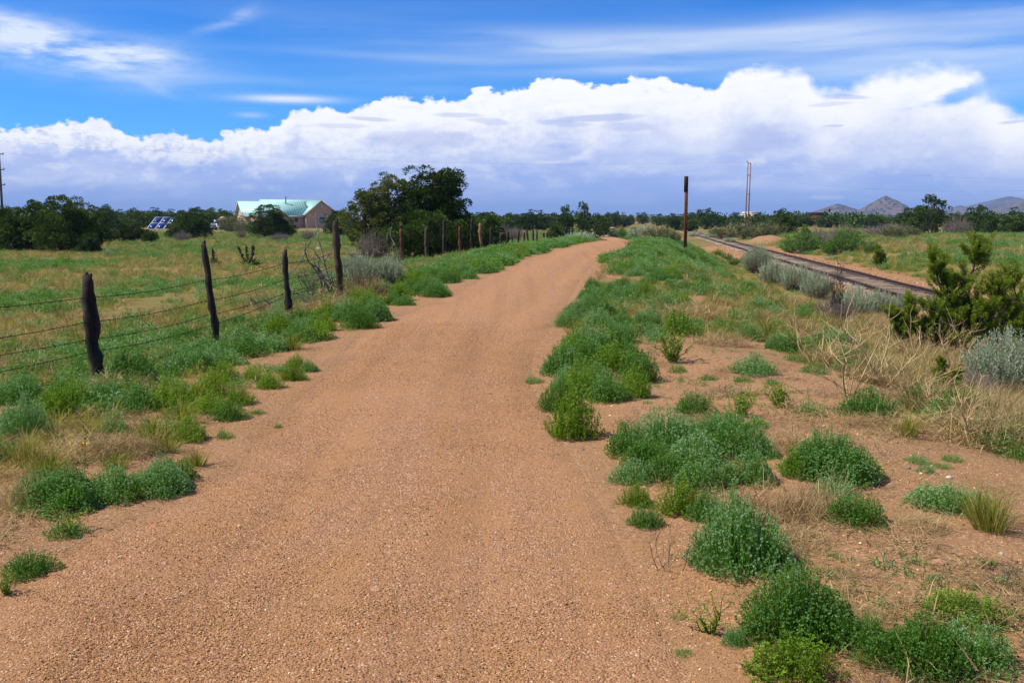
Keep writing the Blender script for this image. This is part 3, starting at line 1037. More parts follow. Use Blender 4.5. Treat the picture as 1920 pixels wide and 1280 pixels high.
# ------------------------------------------------------------------ power line
def build_poles():
    k1, D1 = 150 / F, 150.0
    pL = atd(12, D1)
    top = CAMZ + (405 - 262) * k1
    h = top - pL.z
    root = link('utility_pole', None, None, pL)
    tag(root, 'tall grey single utility pole with three crossarms above the dark junipers', 'utility pole')
    mb = MB()
    mb.tube([(0, 0, -.5), (.05, 0, h * .5), (.1, 0, h)], [.2, .17, .12], 8)
    link('pole', mb.mesh('pole', M['polegrey']), root)
    arms = [(262 + 30), 320, 348]
    for ay in arms:
        z = CAMZ + (405 - ay) * k1 - pL.z
        fx = .1 * z / h
        mb = MB()
        mb.box((fx, -.16, z), (1.5, .1, .13))
        mb.tube([(fx - .65, -.14, z), (fx - .02, -.14, z - .75)], .035, 4)
        arm = link('crossarm', mb.mesh('crossarm', M['polegrey']), root)
        for s in (-1, 1):
            mb = MB()
            mb.tube([(fx + s * .68, -.16, z + .05), (fx + s * .68, -.16, z + .16), (fx + s * .68, -.16, z + .30)], [.05, .07, .03], 6)
            link('insulator', mb.mesh('insulator', M['flue']), arm)
    # twin pole
    D2 = 200.0
    k2 = D2 / F
    pR = atd(1397, D2)
    h2 = CAMZ + (405 - 305) * k2 - pR.z
    root = link('twin_utility_pole', None, None, pR)
    tag(root, 'pair of slim brown utility poles standing close together beyond the railway', 'utility pole')
    for dx in (-2.6 * k2, 2.6 * k2):
        mb = MB()
        mb.tube([(dx, 0, -.5), (dx + .1, 0, h2 * .5), (dx + .2, 0, h2 - (0.3 if dx > 0 else 0))], [.13, .115, .09], 8)
        link('pole', mb.mesh('pole', M['polewood']), root)
    mb = MB()
    for z in (h2 * .97, h2 * .80, h2 * .52):
        mb.box((.12, -.03, z), (5.2 * k2, .12, .14))
    link('crossbar', mb.mesh('crossbar', M['polewood']), root)
    for z in (h2 + .08, h2 - .1):
        mb = MB()
        mb.tube([(-.3, 0, z - .1), (-.3, 0, z + .12)], [.07, .05], 6)
        link('insulator', mb.mesh('insulator', M['flue']), root)
    # cables from pole to pole and on out of the picture
    def cable(a, b, sag, label):
        s = np.linspace(0, 1, 40)[:, None]
        pts = np.array(a) + (np.array(b) - np.array(a)) * s
        pts[:, 2] -= sag * 4 * s[:, 0] * (1 - s[:, 0])
        mb = MB(); mb.tube(pts, .007, 4, cap=False)
        o = link('power_cable', mb.mesh('power_cable', M['cable']))
        tag(o, label, 'cable', 'cables of the power line')
    a = np.array(pL) + np.array([.1, 0, h * .97]); b = np.array(pR) + np.array([0, 0, h2 - .1])
    cable(a, b, 1.6, 'thin power cable crossing the sky between the grey pole and the twin poles')
    d = (b - a) / np.linalg.norm(b - a)
    cable(b, b + d * 150, 2.2, 'upper thin power cable running right from the twin poles')
    b2 = np.array(pR) + np.array([.3, 0, h2 * .78])
    cable(b2, np.array([1960 - 960, F, 0]) / F * 150 + np.array([0, 0, CAMZ + (405 - 357) * 150 / F]), 1.2, 'lower thin power cable sloping down right from the twin poles')
    a0 = a - d * 60
    cable(a0, a, .8, 'thin power cable leaving the grey pole to the left')


build_poles()


# ------------------------------------------------------------------ house with teal roof
def build_house():
    D = 200.0
    k = D / F
    p = atd(462, D)
    zb = CAMZ - (430 - 405) * k
    root = link('stucco_house', None, None, (p.x, p.y, zb), R(26))
    tag(root, 'pink stucco house with a teal metal roof and a gabled wing, across the left field', 'house')
    def wall(name, mb):
        return link(name, mb.mesh(name, M['stucco']), root)
    L1, Dp, he, hr = 14.6, 8.4, 2.9, 5.55     # main block
    root.scale = (0.92, 0.92, 1.0)
    mb = MB()
    poly_end = [(0, -.6), (Dp, -.6), (Dp, he), (Dp / 2, hr - .12), (0, he)]
    # main block as a prism along x
    def gable_block(mb, x0, x1, y0, y1, he, hr, z0=-.6):
        ym = (y0 + y1) / 2
        v = []
        for x in (x0, x1):
            v += [(x, y0, z0), (x, y1, z0), (x, y1, he), (x, ym, hr), (x, y0, he)]
        mb.put(v, [(0, 5, 9, 4), (1, 2, 7, 6), (2, 3, 8, 7), (3, 4, 9, 8)])
        b = mb.n - 10
        mb.caps = getattr(mb, 'caps', [])
        mb.caps += [([b + i for i in (0, 4, 3, 2, 1)], 0), ([b + i for i in (5, 6, 7, 8, 9)], 0)]
    def gable_front(mb, x0, x1, y0, y1, he, hr, z0=-.6):
        xm = (x0 + x1) / 2
        v = []
        for y in (y0, y1):
            v += [(x0, y, z0), (x1, y, z0), (x1, y, he), (xm, y, hr), (x0, y, he)]
        mb.put(v, [(1, 6, 7, 2), (0, 4, 9, 5), (2, 7, 8, 3), (3, 8, 9, 4)])
        b = mb.n - 10
        mb.caps = getattr(mb, 'caps', [])
        mb.caps += [([b + i for i in (0, 1, 2, 3, 4)], 0), ([b + i for i in (5, 9, 8, 7, 6)], 0)]
    gable_block(mb, 0, L1, 0, Dp, he, hr - .14)
    wall('wall', mb)
    mb = MB()
    gable_front(mb, 13.2, 20.2, -1.3, 9.5, 3.15, 5.78)
    wall('gabled_wing_wall', mb)
    mb = MB(); gable_front(mb, 6.3, 9.0, -.75, 2.0, 2.72, 3.75)
    wall('porch_gable_wall', mb)
    # roof sheets with standing seams
    def sheet(name, a, b, c, d, t=.10, seams=0, mat='teal'):
        """a-b along the eave, d-c along the ridge"""
        a, b, c, d = [np.array(q, float) for q in (a, b, c, d)]
        nrm = np.cross(b - a, d - a); nrm /= np.linalg.norm(nrm)
        mb = MB()
        lo = [q for q in (a, b, c, d)]; hi = [q + nrm * t for q in (a, b, c, d)]
        mb.put(lo + hi, [(3, 2, 1, 0), (4, 5, 6, 7), (0, 1, 5, 4), (1, 2, 6, 5), (2, 3, 7, 6), (3, 0, 4, 7)])
        o = link(name, mb.mesh(name, M[mat]), root)
        if seams:
            mb = MB()
            for s in np.linspace(.02, .98, seams):
                e = a + (b - a) * s + nrm * (t + .02); r_ = d + (c - d) * s + nrm * (t + .02)
                mb.tube([e, r_], .035, 4)
            link('seam', mb.mesh('seam', M[mat]), o)['kind'] = 'stuff'
        return o
    ov = .5
    sl = (hr - he) / (Dp / 2)
    sheet('roof', (-ov, -ov, he - ov * sl), (14.2, -ov, he - ov * sl), (14.2, Dp / 2, hr), (-ov, Dp / 2, hr), .1, 26)
    sheet('roof', (L1, Dp + ov, he - ov * sl), (-ov, Dp + ov, he - ov * sl), (-ov, Dp / 2, hr), (L1, Dp / 2, hr), .1, 0)
    xm, sl2 = 16.7, (5.78 - 3.15) / 3.5
    sheet('wing_roof', (13.2 - ov, 9.5, 3.15 - ov * sl2 + .03), (13.2 - ov, -1.3 - ov, 3.15 - ov * sl2 + .03), (xm, -1.3 - ov, 5.81), (xm, 9.5, 5.81), .1, 10)
    sheet('wing_roof', (20.2 + ov, -1.3 - ov, 3.15 - ov * sl2 + .03), (20.2 + ov, 9.5, 3.15 - ov * sl2 + .03), (xm, 9.5, 5.81), (xm, -1.3 - ov, 5.81), .1, 10)
    # rear ridge seen above the main roof, and the low lean-to on the far right
    sheet('rear_roof', (6, 8.9, 3.4), (19.0, 8.9, 3.4), (19.0, 12.6, 6.05), (6, 12.6, 6.05), .1, 16)
    mb = MB(); mb.box((12.5, 11.2, 1.4), (12.4, 4.0, 4.0)); wall('rear_wall', mb)
    sheet('lean_to_roof', (20.4, 1.2, 2.9), (22.4, 1.2, 2.9), (22.4, 4.4, 3.6), (20.4, 4.4, 3.6), .1, 4)
    mb = MB(); mb.box((21.2, 3.0, 1.1), (1.9, 3.2, 3.3)); wall('lean_to_wall', mb)
    sheet('porch_roof', (5.95, 1.8, 2.65), (5.95, -1.1, 2.65), (7.65, -1.1, 3.92), (7.65, 1.8, 3.92), .08, 0)
    sheet('porch_roof', (9.35, -1.1, 2.65), (9.35, 1.8, 2.65), (7.65, 1.8, 3.92), (7.65, -1.1, 3.92), .08, 0)
    # fascias
    def fascia(a, b, parent=root):
        mb = MB(); a = np.array(a, float); b = np.array(b, float)
        d = b - a; u = np.array([0, 0, 1.0])
        s = np.cross(d, u); s /= np.linalg.norm(s)
        v = []
        for q in (a, b):
            v += [q - s * .03 - u * .12, q + s * .03 - u * .12, q + s * .03 + u * .12, q - s * .03 + u * .12]
        mb.put(v, [(0, 1, 2, 3), (7, 6, 5, 4), (0, 4, 5, 1), (1, 5, 6, 2), (2, 6, 7, 3), (3, 7, 4, 0)])
        link('fascia', mb.mesh('fascia', M['trim']), parent)
    fascia((-ov - .04, -ov, he - ov * sl), (-ov - .04, Dp / 2, hr)); fascia((-ov - .04, Dp + ov, he - ov * sl), (-ov - .04, Dp / 2, hr))
    fascia((-ov, -ov - .04, he - ov * sl), (6.0, -ov - .04, he - ov * sl)); fascia((9.3, -ov - .04, he - ov * sl), (13.1, -ov - .04, he - ov * sl))
    fascia((13.2 - ov, -1.84, 3.15 - ov * sl2 + .06), (xm, -1.84, 5.84)); fascia((20.2 + ov, -1.84, 3.15 - ov * sl2 + .06), (xm, -1.84, 5.84))
    fascia((5.95, -1.14, 2.67), (7.65, -1.14, 3.94)); fascia((9.35, -1.14, 2.67), (7.65, -1.14, 3.94))
    # windows
    def square_window(x, y, z, w, h):
        mb = MB()
        for (dx, dz, sx, sz) in ((-w / 2, 0, .09, h + .18), (w / 2, 0, .09, h + .18)):
            mb.box((x + dx, y - .03, z + dz), (sx, .1, sz))
        for (dx, dz, sx, sz) in ((0, h / 2, w - .09, .09), (0, -h / 2, w - .09, .09)):
            mb.box((x + dx, y - .033, z + dz), (sx, .1, sz))
        fr = link('window', mb.mesh('window', M['trim']), root)
        mb = MB(); mb.box((x, y - .012, z), (w - .07, .05, h - .07))
        link('pane', mb.mesh('pane', M['pane']), fr)
    square_window(11.3, 0, 1.85, .85, .85)
    square_window(4.2, 0, 1.9, 1.2, 1.1)
    def round_thing(name, x, y, z, r, ring, seg=18):
        th = np.linspace(0, 2 * math.pi, seg + 1)
        mb = MB()
        mb.tube(np.stack([x + r * np.cos(th), np.full(seg + 1, y - .05), z + r * np.sin(th)], 1), .09, 6, cap=False)
        fr = link(name, mb.mesh(name, M[ring]), root)
        v = [(x, y - .04, z)] + [(x + r * math.cos(a), y - .04, z + r * math.sin(a)) for a in th[:-1]]
        mb = MB(); mb.put(v, None, [(0, 1 + (i + 1) % seg, 1 + i) for i in range(seg)])
        link('pane', mb.mesh('pane', M['pane']), fr)
        mb = MB()
        mb.box((x, y - .07, z), (.06, .05, 2 * r)); mb.box((x, y - .075, z), (2 * r, .05, .06))
        link('glazing_bar', mb.mesh('glazing_bar', M['trim']), fr)
    round_thing('round_window', xm, -1.3, 1.9, .72, 'teal')
    # pointed attic vent in the gable
    mb = MB()
    v = [(xm - .5, -1.36, 4.45), (xm + .5, -1.36, 4.45), (xm, -1.36, 5.05), (xm - .5, -1.28, 4.45), (xm + .5, -1.28, 4.45), (xm, -1.28, 5.05)]
    mb.put(v, [(0, 1, 4, 3), (1, 2, 5, 4), (2, 0, 3, 5)], [(0, 2, 1), (3, 4, 5)])
    link('attic_vent', mb.mesh('attic_vent', M['teal']), root)
    mb = MB()
    mb.tube([(9.9, 3.4, 4.9), (9.9, 3.4, 6.45)], .13, 8); mb.tube([(9.9, 3.4, 6.45), (9.9, 3.4, 6.6)], .2, 8)
    link('flue_pipe', mb.mesh('flue_pipe', M['flue']), root)
    mb = MB(); mb.box((-.03, 4.2, 1.2), (.1, 1.0, 2.3))
    link('door', mb.mesh('door', M['trim']), root)


build_house()


def build_arch():
    D = 188.0
    k = D / F
    p = atd(422, D)
    root = link('adobe_arch', None, None, (p.x, p.y, CAMZ - 26 * k), R(20))
    tag(root, 'small rounded cream adobe gateway arch left of the pink house', 'gateway')
    W, H, t = .95, 2.5, .6
    th = np.linspace(0, math.pi, 15)
    outer = [(-W / 1 * 1.0, -.5)] + [(-W * math.cos(a), 1.6 + (H - 1.6) * math.sin(a)) for a in th] + [(W, -.5)]
    inner = [(-.48, -.5)] + [(-.48 * math.cos(a), 1.4 + .48 * math.sin(a)) for a in th] + [(.48, -.5)]
    n = len(outer)
    v = [(x, -t / 2, z) for x, z in outer] + [(x, -t / 2, z) for x, z in inner] + [(x, t / 2, z) for x, z in outer] + [(x, t / 2, z) for x, z in inner]
    q = []
    for i in range(n - 1):
        q += [(i, n + i, n + i + 1, i + 1), (2 * n + i, 2 * n + i + 1, 3 * n + i + 1, 3 * n + i), (i, i + 1, 2 * n + i + 1, 2 * n + i), (n + i, 3 * n + i, 3 * n + i + 1, n + i + 1)]
    mb = MB(); mb.put(v, q)
    link('arch_wall', mb.mesh('arch_wall', M['cream']), root)
    mb = MB(); mb.box((0, .12, .55), (.94, .12, 2.1))
    link('gate', mb.mesh('gate', M['redpost']), root)


build_arch()


def build_solar():
    D = 128.0
    k = D / F
    cx, cy = 311, 418
    p = atd(cx, D)
    root = link('solar_array', None, None, p, R(14))
    tag(root, 'tilted ground-mounted blue solar array of six framed panels between dark junipers', 'solar array')
    w, hgt = 44 * k, 2.6
    zc = CAMZ - (cy - 405) * k - p.z
    tilt = R(38)
    ux = np.array([1, 0, 0]); uy = np.array([.42, math.cos(tilt), math.sin(tilt)]); uy = uy / np.linalg.norm(uy)
    un = np.cross(ux, uy); un /= np.linalg.norm(un)
    c0 = np.array([0, 0, zc])
    def slab(mb, a0, a1, b0, b1, t0, t1):
        v = [c0 + ux * a + uy * b + un * t for t in (t0, t1) for (a, b) in ((a0, b0), (a1, b0), (a1, b1), (a0, b1))]
        mb.put(v, [(3, 2, 1, 0), (4, 5, 6, 7), (0, 1, 5, 4), (1, 2, 6, 5), (2, 3, 7, 6), (3, 0, 4, 7)])
    pw, ph = w / 3, hgt / 2
    for i in range(3):
        for j in range(2):
            a0, b0 = -w / 2 + i * pw, -hgt / 2 + j * ph
            mb = MB(); slab(mb, a0 + .02, a0 + pw - .02, b0 + .02, b0 + ph - .02, 0, .04)
            fr = link('panel', mb.mesh('panel', M['alu']), root)
            mb = MB(); slab(mb, a0 + .08, a0 + pw - .08, b0 + .08, b0 + ph - .08, .041, .046)
            link('cells', mb.mesh('cells', M['cell']), fr)
    mb = MB()
    for a in (-w / 2 + .3, w / 2 - .3):
        for b in (-hgt / 2 + .3, hgt / 2 - .3):
            q = c0 + ux * a + uy * b
            mb.tube([q - un * .02, (q[0], q[1], -.4)], .05, 6)
    link('support_frame', mb.mesh('support_frame', M['alu']), root)


build_solar()


def build_pickup():
    D = 172.0
    k = D / F
    p = atd(413, D)
    root = link('parked_pickup', None, None, (p.x, p.y, CAMZ - 25.5 * k), R(-62))
    tag(root, 'small grey-blue pickup parked by the adobe arch, half hidden by shrubs', 'pickup truck')
    mb = MB()
    prof = [(-2.3, .45), (2.2, .45), (2.3, .62), (2.25, .98), (1.15, 1.06), (.95, 1.10), (-.6, 1.10), (-2.3, 1.10)]
    mb.prism(prof, -.85, .85)
    link('body', mb.mesh('body', M['carpaint']), root)
    mb = MB()
    mb.prism([(-.65, 1.10), (1.0, 1.10), (.45, 1.68), (-.5, 1.70)], -.75, .75)
    link('cab', mb.mesh('cab', M['carpaint']), root)
    for s in (-1, 1):
        mb = MB(); mb.prism([(-.5, 1.16), (.78, 1.16), (.36, 1.6), (-.42, 1.62)], s * .762 - .008, s * .762 + .008)
        link('side_window', mb.mesh('side_window', M['pane']), root)
    mb = MB(); mb.put([(1.0, -.66, 1.16), (1.0, .66, 1.16), (.52, .6, 1.64), (.52, -.6, 1.64)], [(0, 1, 2, 3)])
    link('windscreen', mb.mesh('windscreen', M['pane']), root)
    for x in (-1.45, 1.45):
        for s in (-1, 1):
            mb = MB(); mb.tube([(x, s * .68, .36), (x, s * .9, .36)], .36, 14)
            wl = link('wheel', mb.mesh('wheel', M['rubber']), root)
            mb = MB(); mb.tube([(x, s * .895, .36), (x, s * .915, .36)], .2, 10)
            link('rim', mb.mesh('rim', M['alu']), wl)
    for s in (-1, 1):
        mb = MB(); mb.box((2.28, s * .62, .82), (.06, .3, .16))
        link('headlight', mb.mesh('headlight', M['alu']), root)
    mb = MB(); mb.box((2.34, 0, .55), (.12, 1.7, .18))
    link('bumper', mb.mesh('bumper', M['alu']), root)


build_pickup()


def build_far_sheds():
    for (px, D, w, h, dep, wm, rm, name, label) in [
            (1404, 560, 9, 3.2, 6, 'cream', 'trim', 'distant_house', 'tiny cream house on the horizon just right of the twin poles'),
            (1522, 300, 4.6, 2.3, 4, 'rust', 'rust_dark', 'rusty_shed', 'low rust-red shed among the far trees below the smaller hill')]:
        p = atd(px, D)
        z = CAMZ - 6 * D / F if name == 'distant_house' else CAMZ - 13 * D / F
        root = link(name, None, None, (p.x, p.y, z), R(15))
        tag(root, label, 'house' if name == 'distant_house' else 'shed')
        mb = MB(); mb.box((0, 0, h / 2 - 1.5), (w, dep, h + 3))
        link('wall', mb.mesh('wall', M[wm]), root)
        mb = MB()
        v = [(-w / 2 - .3, -dep / 2 - .3, h), (w / 2 + .3, -dep / 2 - .3, h), (w / 2 + .3, dep / 2 + .3, h), (-w / 2 - .3, dep / 2 + .3, h), (-w / 2 - .3, 0, h + .9), (w / 2 + .3, 0, h + .9)]
        mb.put(v, [(0, 3, 2, 1), (0, 1, 5, 4), (2, 3, 4, 5)], [(0, 4, 3), (1, 2, 5)])
        link('roof', mb.mesh('roof', M[rm]), root)
        for dx in (-.28, .12):
            mb = MB(); mb.box((w * dx, -dep / 2 - .02, h * .55), (w * .12, .08, h * .35))
            link('window', mb.mesh('window', M['pane']), root)


build_far_sheds()

# ================================================================== TREES AND SHRUBS
M['juniper_light'] = leaf_mat('olive_juniper_foliage', [(0.0, (0.045, 0.07, 0.012)), (0.5, (0.11, 0.15, 0.028)), (1.0, (0.21, 0.24, 0.06))], 0.2, 0.3)

def unit(v):
    return v / (np.linalg.norm(v, axis=-1, keepdims=True) + 1e-9)


def juniper_parts(seed, lobes, nclump, nleaf, leaf, csize, mat, tubes=26, bare=0, shell=0.5, trunk_r=.14, up=.35, multi=3):
    """trunk mesh (with limbs) and crown mesh of a tree about as tall as its lobes say; lobes: (x, y, z, rx, ry, rz)"""
    r = np.random.default_rng(seed)
    lob = np.array(lobes, float)
    vol = lob[:, 3] * lob[:, 4] * lob[:, 5]
    pick = r.choice(len(lob), nclump, p=vol ** .8 / (vol ** .8).sum())
    d = unit(r.normal(size=(nclump, 3)))
    rad = shell + (1 - shell) * r.random(nclump) ** .7
    rad *= 1 + .13 * r.normal(size=nclump)
    C = lob[pick, :3] + d * rad[:, None] * lob[pick, 3:]
    C[:, 2] = np.maximum(C[:, 2], .08 + .1 * r.random(nclump))
    out = unit(C - (lob[pick, :3] - np.array([0, 0, .3])))
    mb = MB()
    n = nclump * nleaf
    sz = csize * r.uniform(.6, 1.35, nclump)
    ctint = np.clip(r.normal(.45, .2, nclump), 0, 1)
    od = unit(r.normal(size=(n, 3)) + np.repeat(out, nleaf, 0) * .55 + np.array([0, 0, .25]))
    off = od * (np.repeat(sz, nleaf) * r.uniform(.35, 1.0, n) ** .6)[:, None] * np.array([1, 1, .8])
    P = np.repeat(C, nleaf, 0) + off
    P[:, 2] = np.maximum(P[:, 2], .03)
    D = np.repeat(out, nleaf, 0) * .25 + od * 1.0 + np.array([0, 0, up]) + r.normal(size=(n, 3)) * .35
    L = leaf * r.uniform(.6, 1.4, n)
    mb.leaves(P, D, L, L * r.uniform(.35, .6, n), np.clip(np.repeat(ctint, nleaf) + r.normal(0, .16, n), 0, 1), r)
    crown = mb.mesh('crown', mat)
    tb = MB()
    base = np.array([0, 0, -.15])
    stems = []
    H = (lob[:, 2] + lob[:, 5]).max()
    for i in range(multi):
        a = r.uniform(0, 6.28)
        tgt = lob[i % len(lob), :3] + np.array([0, 0, .2 * H])
        p = np.linspace(0, 1, 7)[:, None]
        pts = base + np.array([math.cos(a) * trunk_r, math.sin(a) * trunk_r, 0]) * .6 + (tgt - base) * p + r.normal(size=(7, 3)) * .05 * H * p * (1 - p) * 3
        tb.tube(pts, trunk_r * (1 - .8 * p[:, 0]) * (1 if i == 0 else .75), 7, wob=.12, rng=r)
        stems.append(pts)
    for i in range(tubes):
        c = C[r.integers(nclump)]
        st = stems[r.integers(len(stems))]
        a = st[r.integers(1, 6)]
        m = (a + c) / 2 + r.normal(size=3) * .08 * np.linalg.norm(c - a) + np.array([0, 0, -.05])
        tb.tube([a, m, c], [trunk_r * .3, trunk_r * .2, trunk_r * .07], 5, cap=False)
    for i in range(bare):
        st = stems[r.integers(len(stems))]
        a = st[r.integers(2, 7)]
        l = r.integers(len(lob))
        dd = unit(r.normal(size=3) + np.array([0, 0, .2])) * lob[l, 3:] * r.uniform(.8, 1.15)
        e = lob[l, :3] + dd
        m = (a + e) / 2 + r.normal(size=3) * .1
        tb.tube([a, m, e], [.03, .02, .006], 4, cap=False, m=1)
        for _ in range(3):
            q = m + (e - m) * r.uniform(.1, .9)
            tb.tube([q, q + r.normal(size=3) * .22], [.01, .003], 3, cap=False, m=1)
    trunk = tb.mesh('trunk', [M['bark'], M['twig']])
    return trunk, crown


def place_tree(parts, p, w, h, label, group=None, name='juniper_tree', cat='tree', rz=None, ref=(2.0, 2.0)):
    """ref: width and height of the built tree; w, h: metres wanted"""
    root = link(name, None, None, p, random.uniform(0, 6.28) if rz is None else rz, (w / ref[0], w / ref[0], h / ref[1]))
    tag(root, label, cat, group)
    for nm, me in zip(('trunk', 'crown'), parts):
        link(nm, me, root)
    return root


# far tree kinds, about 2 m wide and 2 m tall, scaled into place
FAR = [
    juniper_parts(1, [(0, 0, .95, .85, .85, .9), (.45, .1, .8, .5, .6, .6), (-.5, 0, .75, .5, .55, .6)], 120, 46, .12, .24, M['juniper'], 10, 0, .45),
    juniper_parts(2, [(0, 0, 1.2, .6, .6, .75), (.4, .2, .7, .55, .5, .6), (-.45, -.1, .65, .5, .55, .6), (.1, -.2, .6, .7, .6, .5)], 120, 46, .12, .24, M['juniper'], 10, 0, .45),
    juniper_parts(3, [(-.2, 0, 1.0, .7, .7, .85), (.5, 0, 1.1, .45, .5, .65), (0, 0, .55, .95, .9, .5)], 125, 46, .12, .24, M['juniper'], 12, 4, .45),
    juniper_parts(4, [(.1, 0, 1.3, .5, .5, .6), (-.4, 0, .8, .45, .5, .45), (.45, 0, .75, .5, .5, .5)], 70, 40, .12, .20, M['juniper'], 22, 16, .5),
    juniper_parts(5, [(0, 0, .7, .95, .9, .7), (.35, 0, 1.15, .5, .5, .6)], 115, 46, .12, .25, M['juniper'], 10, 0, .45),
]
# nearer junipers have finer foliage
MID = [
    juniper_parts(11, [(0, 0, .95, .8, .8, .85), (.5, .1, .8, .5, .55, .6), (-.55, 0, .7, .5, .55, .6), (.1, -.3, .5, .85, .6, .5)], 200, 110, .062, .19, M['juniper'], 20, 3, .42),
    juniper_parts(12, [(0, 0, 1.15, .65, .65, .75), (.5, 0, .75, .5, .5, .6), (-.5, 0, .65, .5, .5, .6), (0, -.2, .5, .9, .7, .5)], 200, 110, .062, .19, M['juniper'], 20, 3, .42),
    juniper_parts(13, [(-.25, 0, 1.0, .6, .6, .75), (.5, 0, .95, .45, .5, .7), (0, 0, .5, .95, .8, .5)], 170, 110, .062, .18, M['juniper'], 24, 8, .45),
]

# ---- the two big junipers behind the fence, with the low dark skirt in front
hero_l = juniper_parts(21, [(-.55, 0, 2.35, .75, .8, .62), (.35, .1, 2.75, .75, .7, .75), (-1.15, 0, 1.75, .6, .7, .55), (.1, 0, 1.75, .9, .8, .5), (.85, 0, 1.9, .6, .6, .7), (-.8, -.1, .95, .75, .7, .5)], 210, 110, .085, .22, M['juniper_light'], 60, 60, .5, .16, multi=4)
hero_r = juniper_parts(22, [(0, 0, 3.05, .85, .8, .85), (.65, 0, 3.2, .55, .6, .55), (-.55, 0, 2.6, .6, .7, .7), (.55, 0, 2.2, .75, .7, .8), (-.1, 0, 1.6, 1.15, 1.0, .85), (.2, 0, .8, 1.3, 1.0, .7)], 360, 120, .085, .27, M['juniper'], 40, 14, .45, .2, multi=4)
skirt = juniper_parts(23, [(-.9, 0, .7, .9, .8, .6), (0, 0, .95, .9, .9, .8), (.9, 0, .8, .9, .8, .7), (.2, -.3, .5, 1.3, .6, .45)], 230, 110, .075, .23, M['juniper'], 24, 6, .42)
D = 44.0
k = D / F
for parts, px, wpx, hpx, ref, label, rz in [
        (hero_l, 722, 150, 148, (3.5, 3.4), 'big open juniper with light crown and grey dead limbs, behind the fence', 0.0),
        (hero_r, 812, 140, 168, (2.7, 3.95), 'tallest juniper, dense dark rounded crown above the fence posts', 0.0)]:
    p = atd(px, D)
    hh = (482 - (482 - hpx) - 0) * k
    top = CAMZ + (405 - (486 - hpx)) * k
    place_tree(parts, p, wpx * k, top - p.z, label, None, 'juniper_tree', 'tree', rz, ref)
p = atd(790, 40.5)
place_tree(skirt, p, 3.5, CAMZ + (405 - 397) * 40.5 / F - p.z, 'low spreading juniper filling the gap below the two big junipers', None, 'juniper_tree', 'tree', 0, (3.4, 1.75))
p = atd(868, 47)
place_tree(MID[0], p, 2.4, CAMZ + (405 - 392) * 47 / F - p.z, 'rounded juniper right of the tallest juniper, behind the red-brown post', None)
p = atd(905, 62)
place_tree(MID[1], p, 3.2, CAMZ + (405 - 396) * 62 / F - p.z, 'dark juniper behind the pale tan fence post', None)

# ---- junipers standing in the left field (centre px, distance, width px, top px)
for i, (px, D, w, ty, kind, label) in enumerate([
        (62, 55, 132, 368, MID[0], 'broad dark juniper, largest of the clump at the left edge of the field'),
        (125, 53, 112, 366, MID[1], 'tall dark juniper in the middle of the clump at the left edge'),
        (166, 58, 90, 376, MID[2], 'dark juniper on the right side of the clump at the left edge'),
        (18, 60, 100, 388, MID[1], 'dark juniper cut off by the left edge of the picture'),
        (168, 50, 46, 436, MID[2], 'low juniper bush at the right foot of the left clump'),
        (243, 78, 74, 409, MID[2], 'small loose juniper standing alone left of the solar array'),
        (284, 76, 30, 428, MID[0], 'juniper sapling touching the right side of the small loose juniper'),
        (362, 98, 82, 384, MID[0], 'rounded juniper standing just right of the solar array'),
        (330, 96, 34, 418, MID[2], 'low juniper bush at the foot of the solar array'),
        (505, 96, 78, 383, MID[1], 'pointed juniper standing in front of the pink house'),
        (540, 100, 40, 402, MID[2], 'smaller juniper at the right foot of the pointed juniper before the house'),
        (636, 120, 58, 390, MID[0], 'dark juniper hiding the right corner of the pink house'),
        (662, 95, 40, 398, MID[2], 'small juniper left of the big open juniper'),
        (1092, 112, 44, 380, FAR[3], 'open-topped pinyon with grey bare limbs at the end of the fence'),
        (1062, 116, 40, 386, FAR[3], 'lighter open pinyon at the end of the fence, left of its neighbour'),
        (1118, 118, 50, 398, FAR[4], 'low rounded juniper beside the far bend of the trail'),
        (1043, 84, 34, 414, MID[2], 'small green juniper bush growing against the far fence posts'),
        (1330, 190, 0, 0, None, '')]):
    if kind is None: continue
    p = atd(px, D)
    k = D / F
    place_tree(kind, p, w * k, CAMZ + (405 - ty) * k - p.z + .05, label)

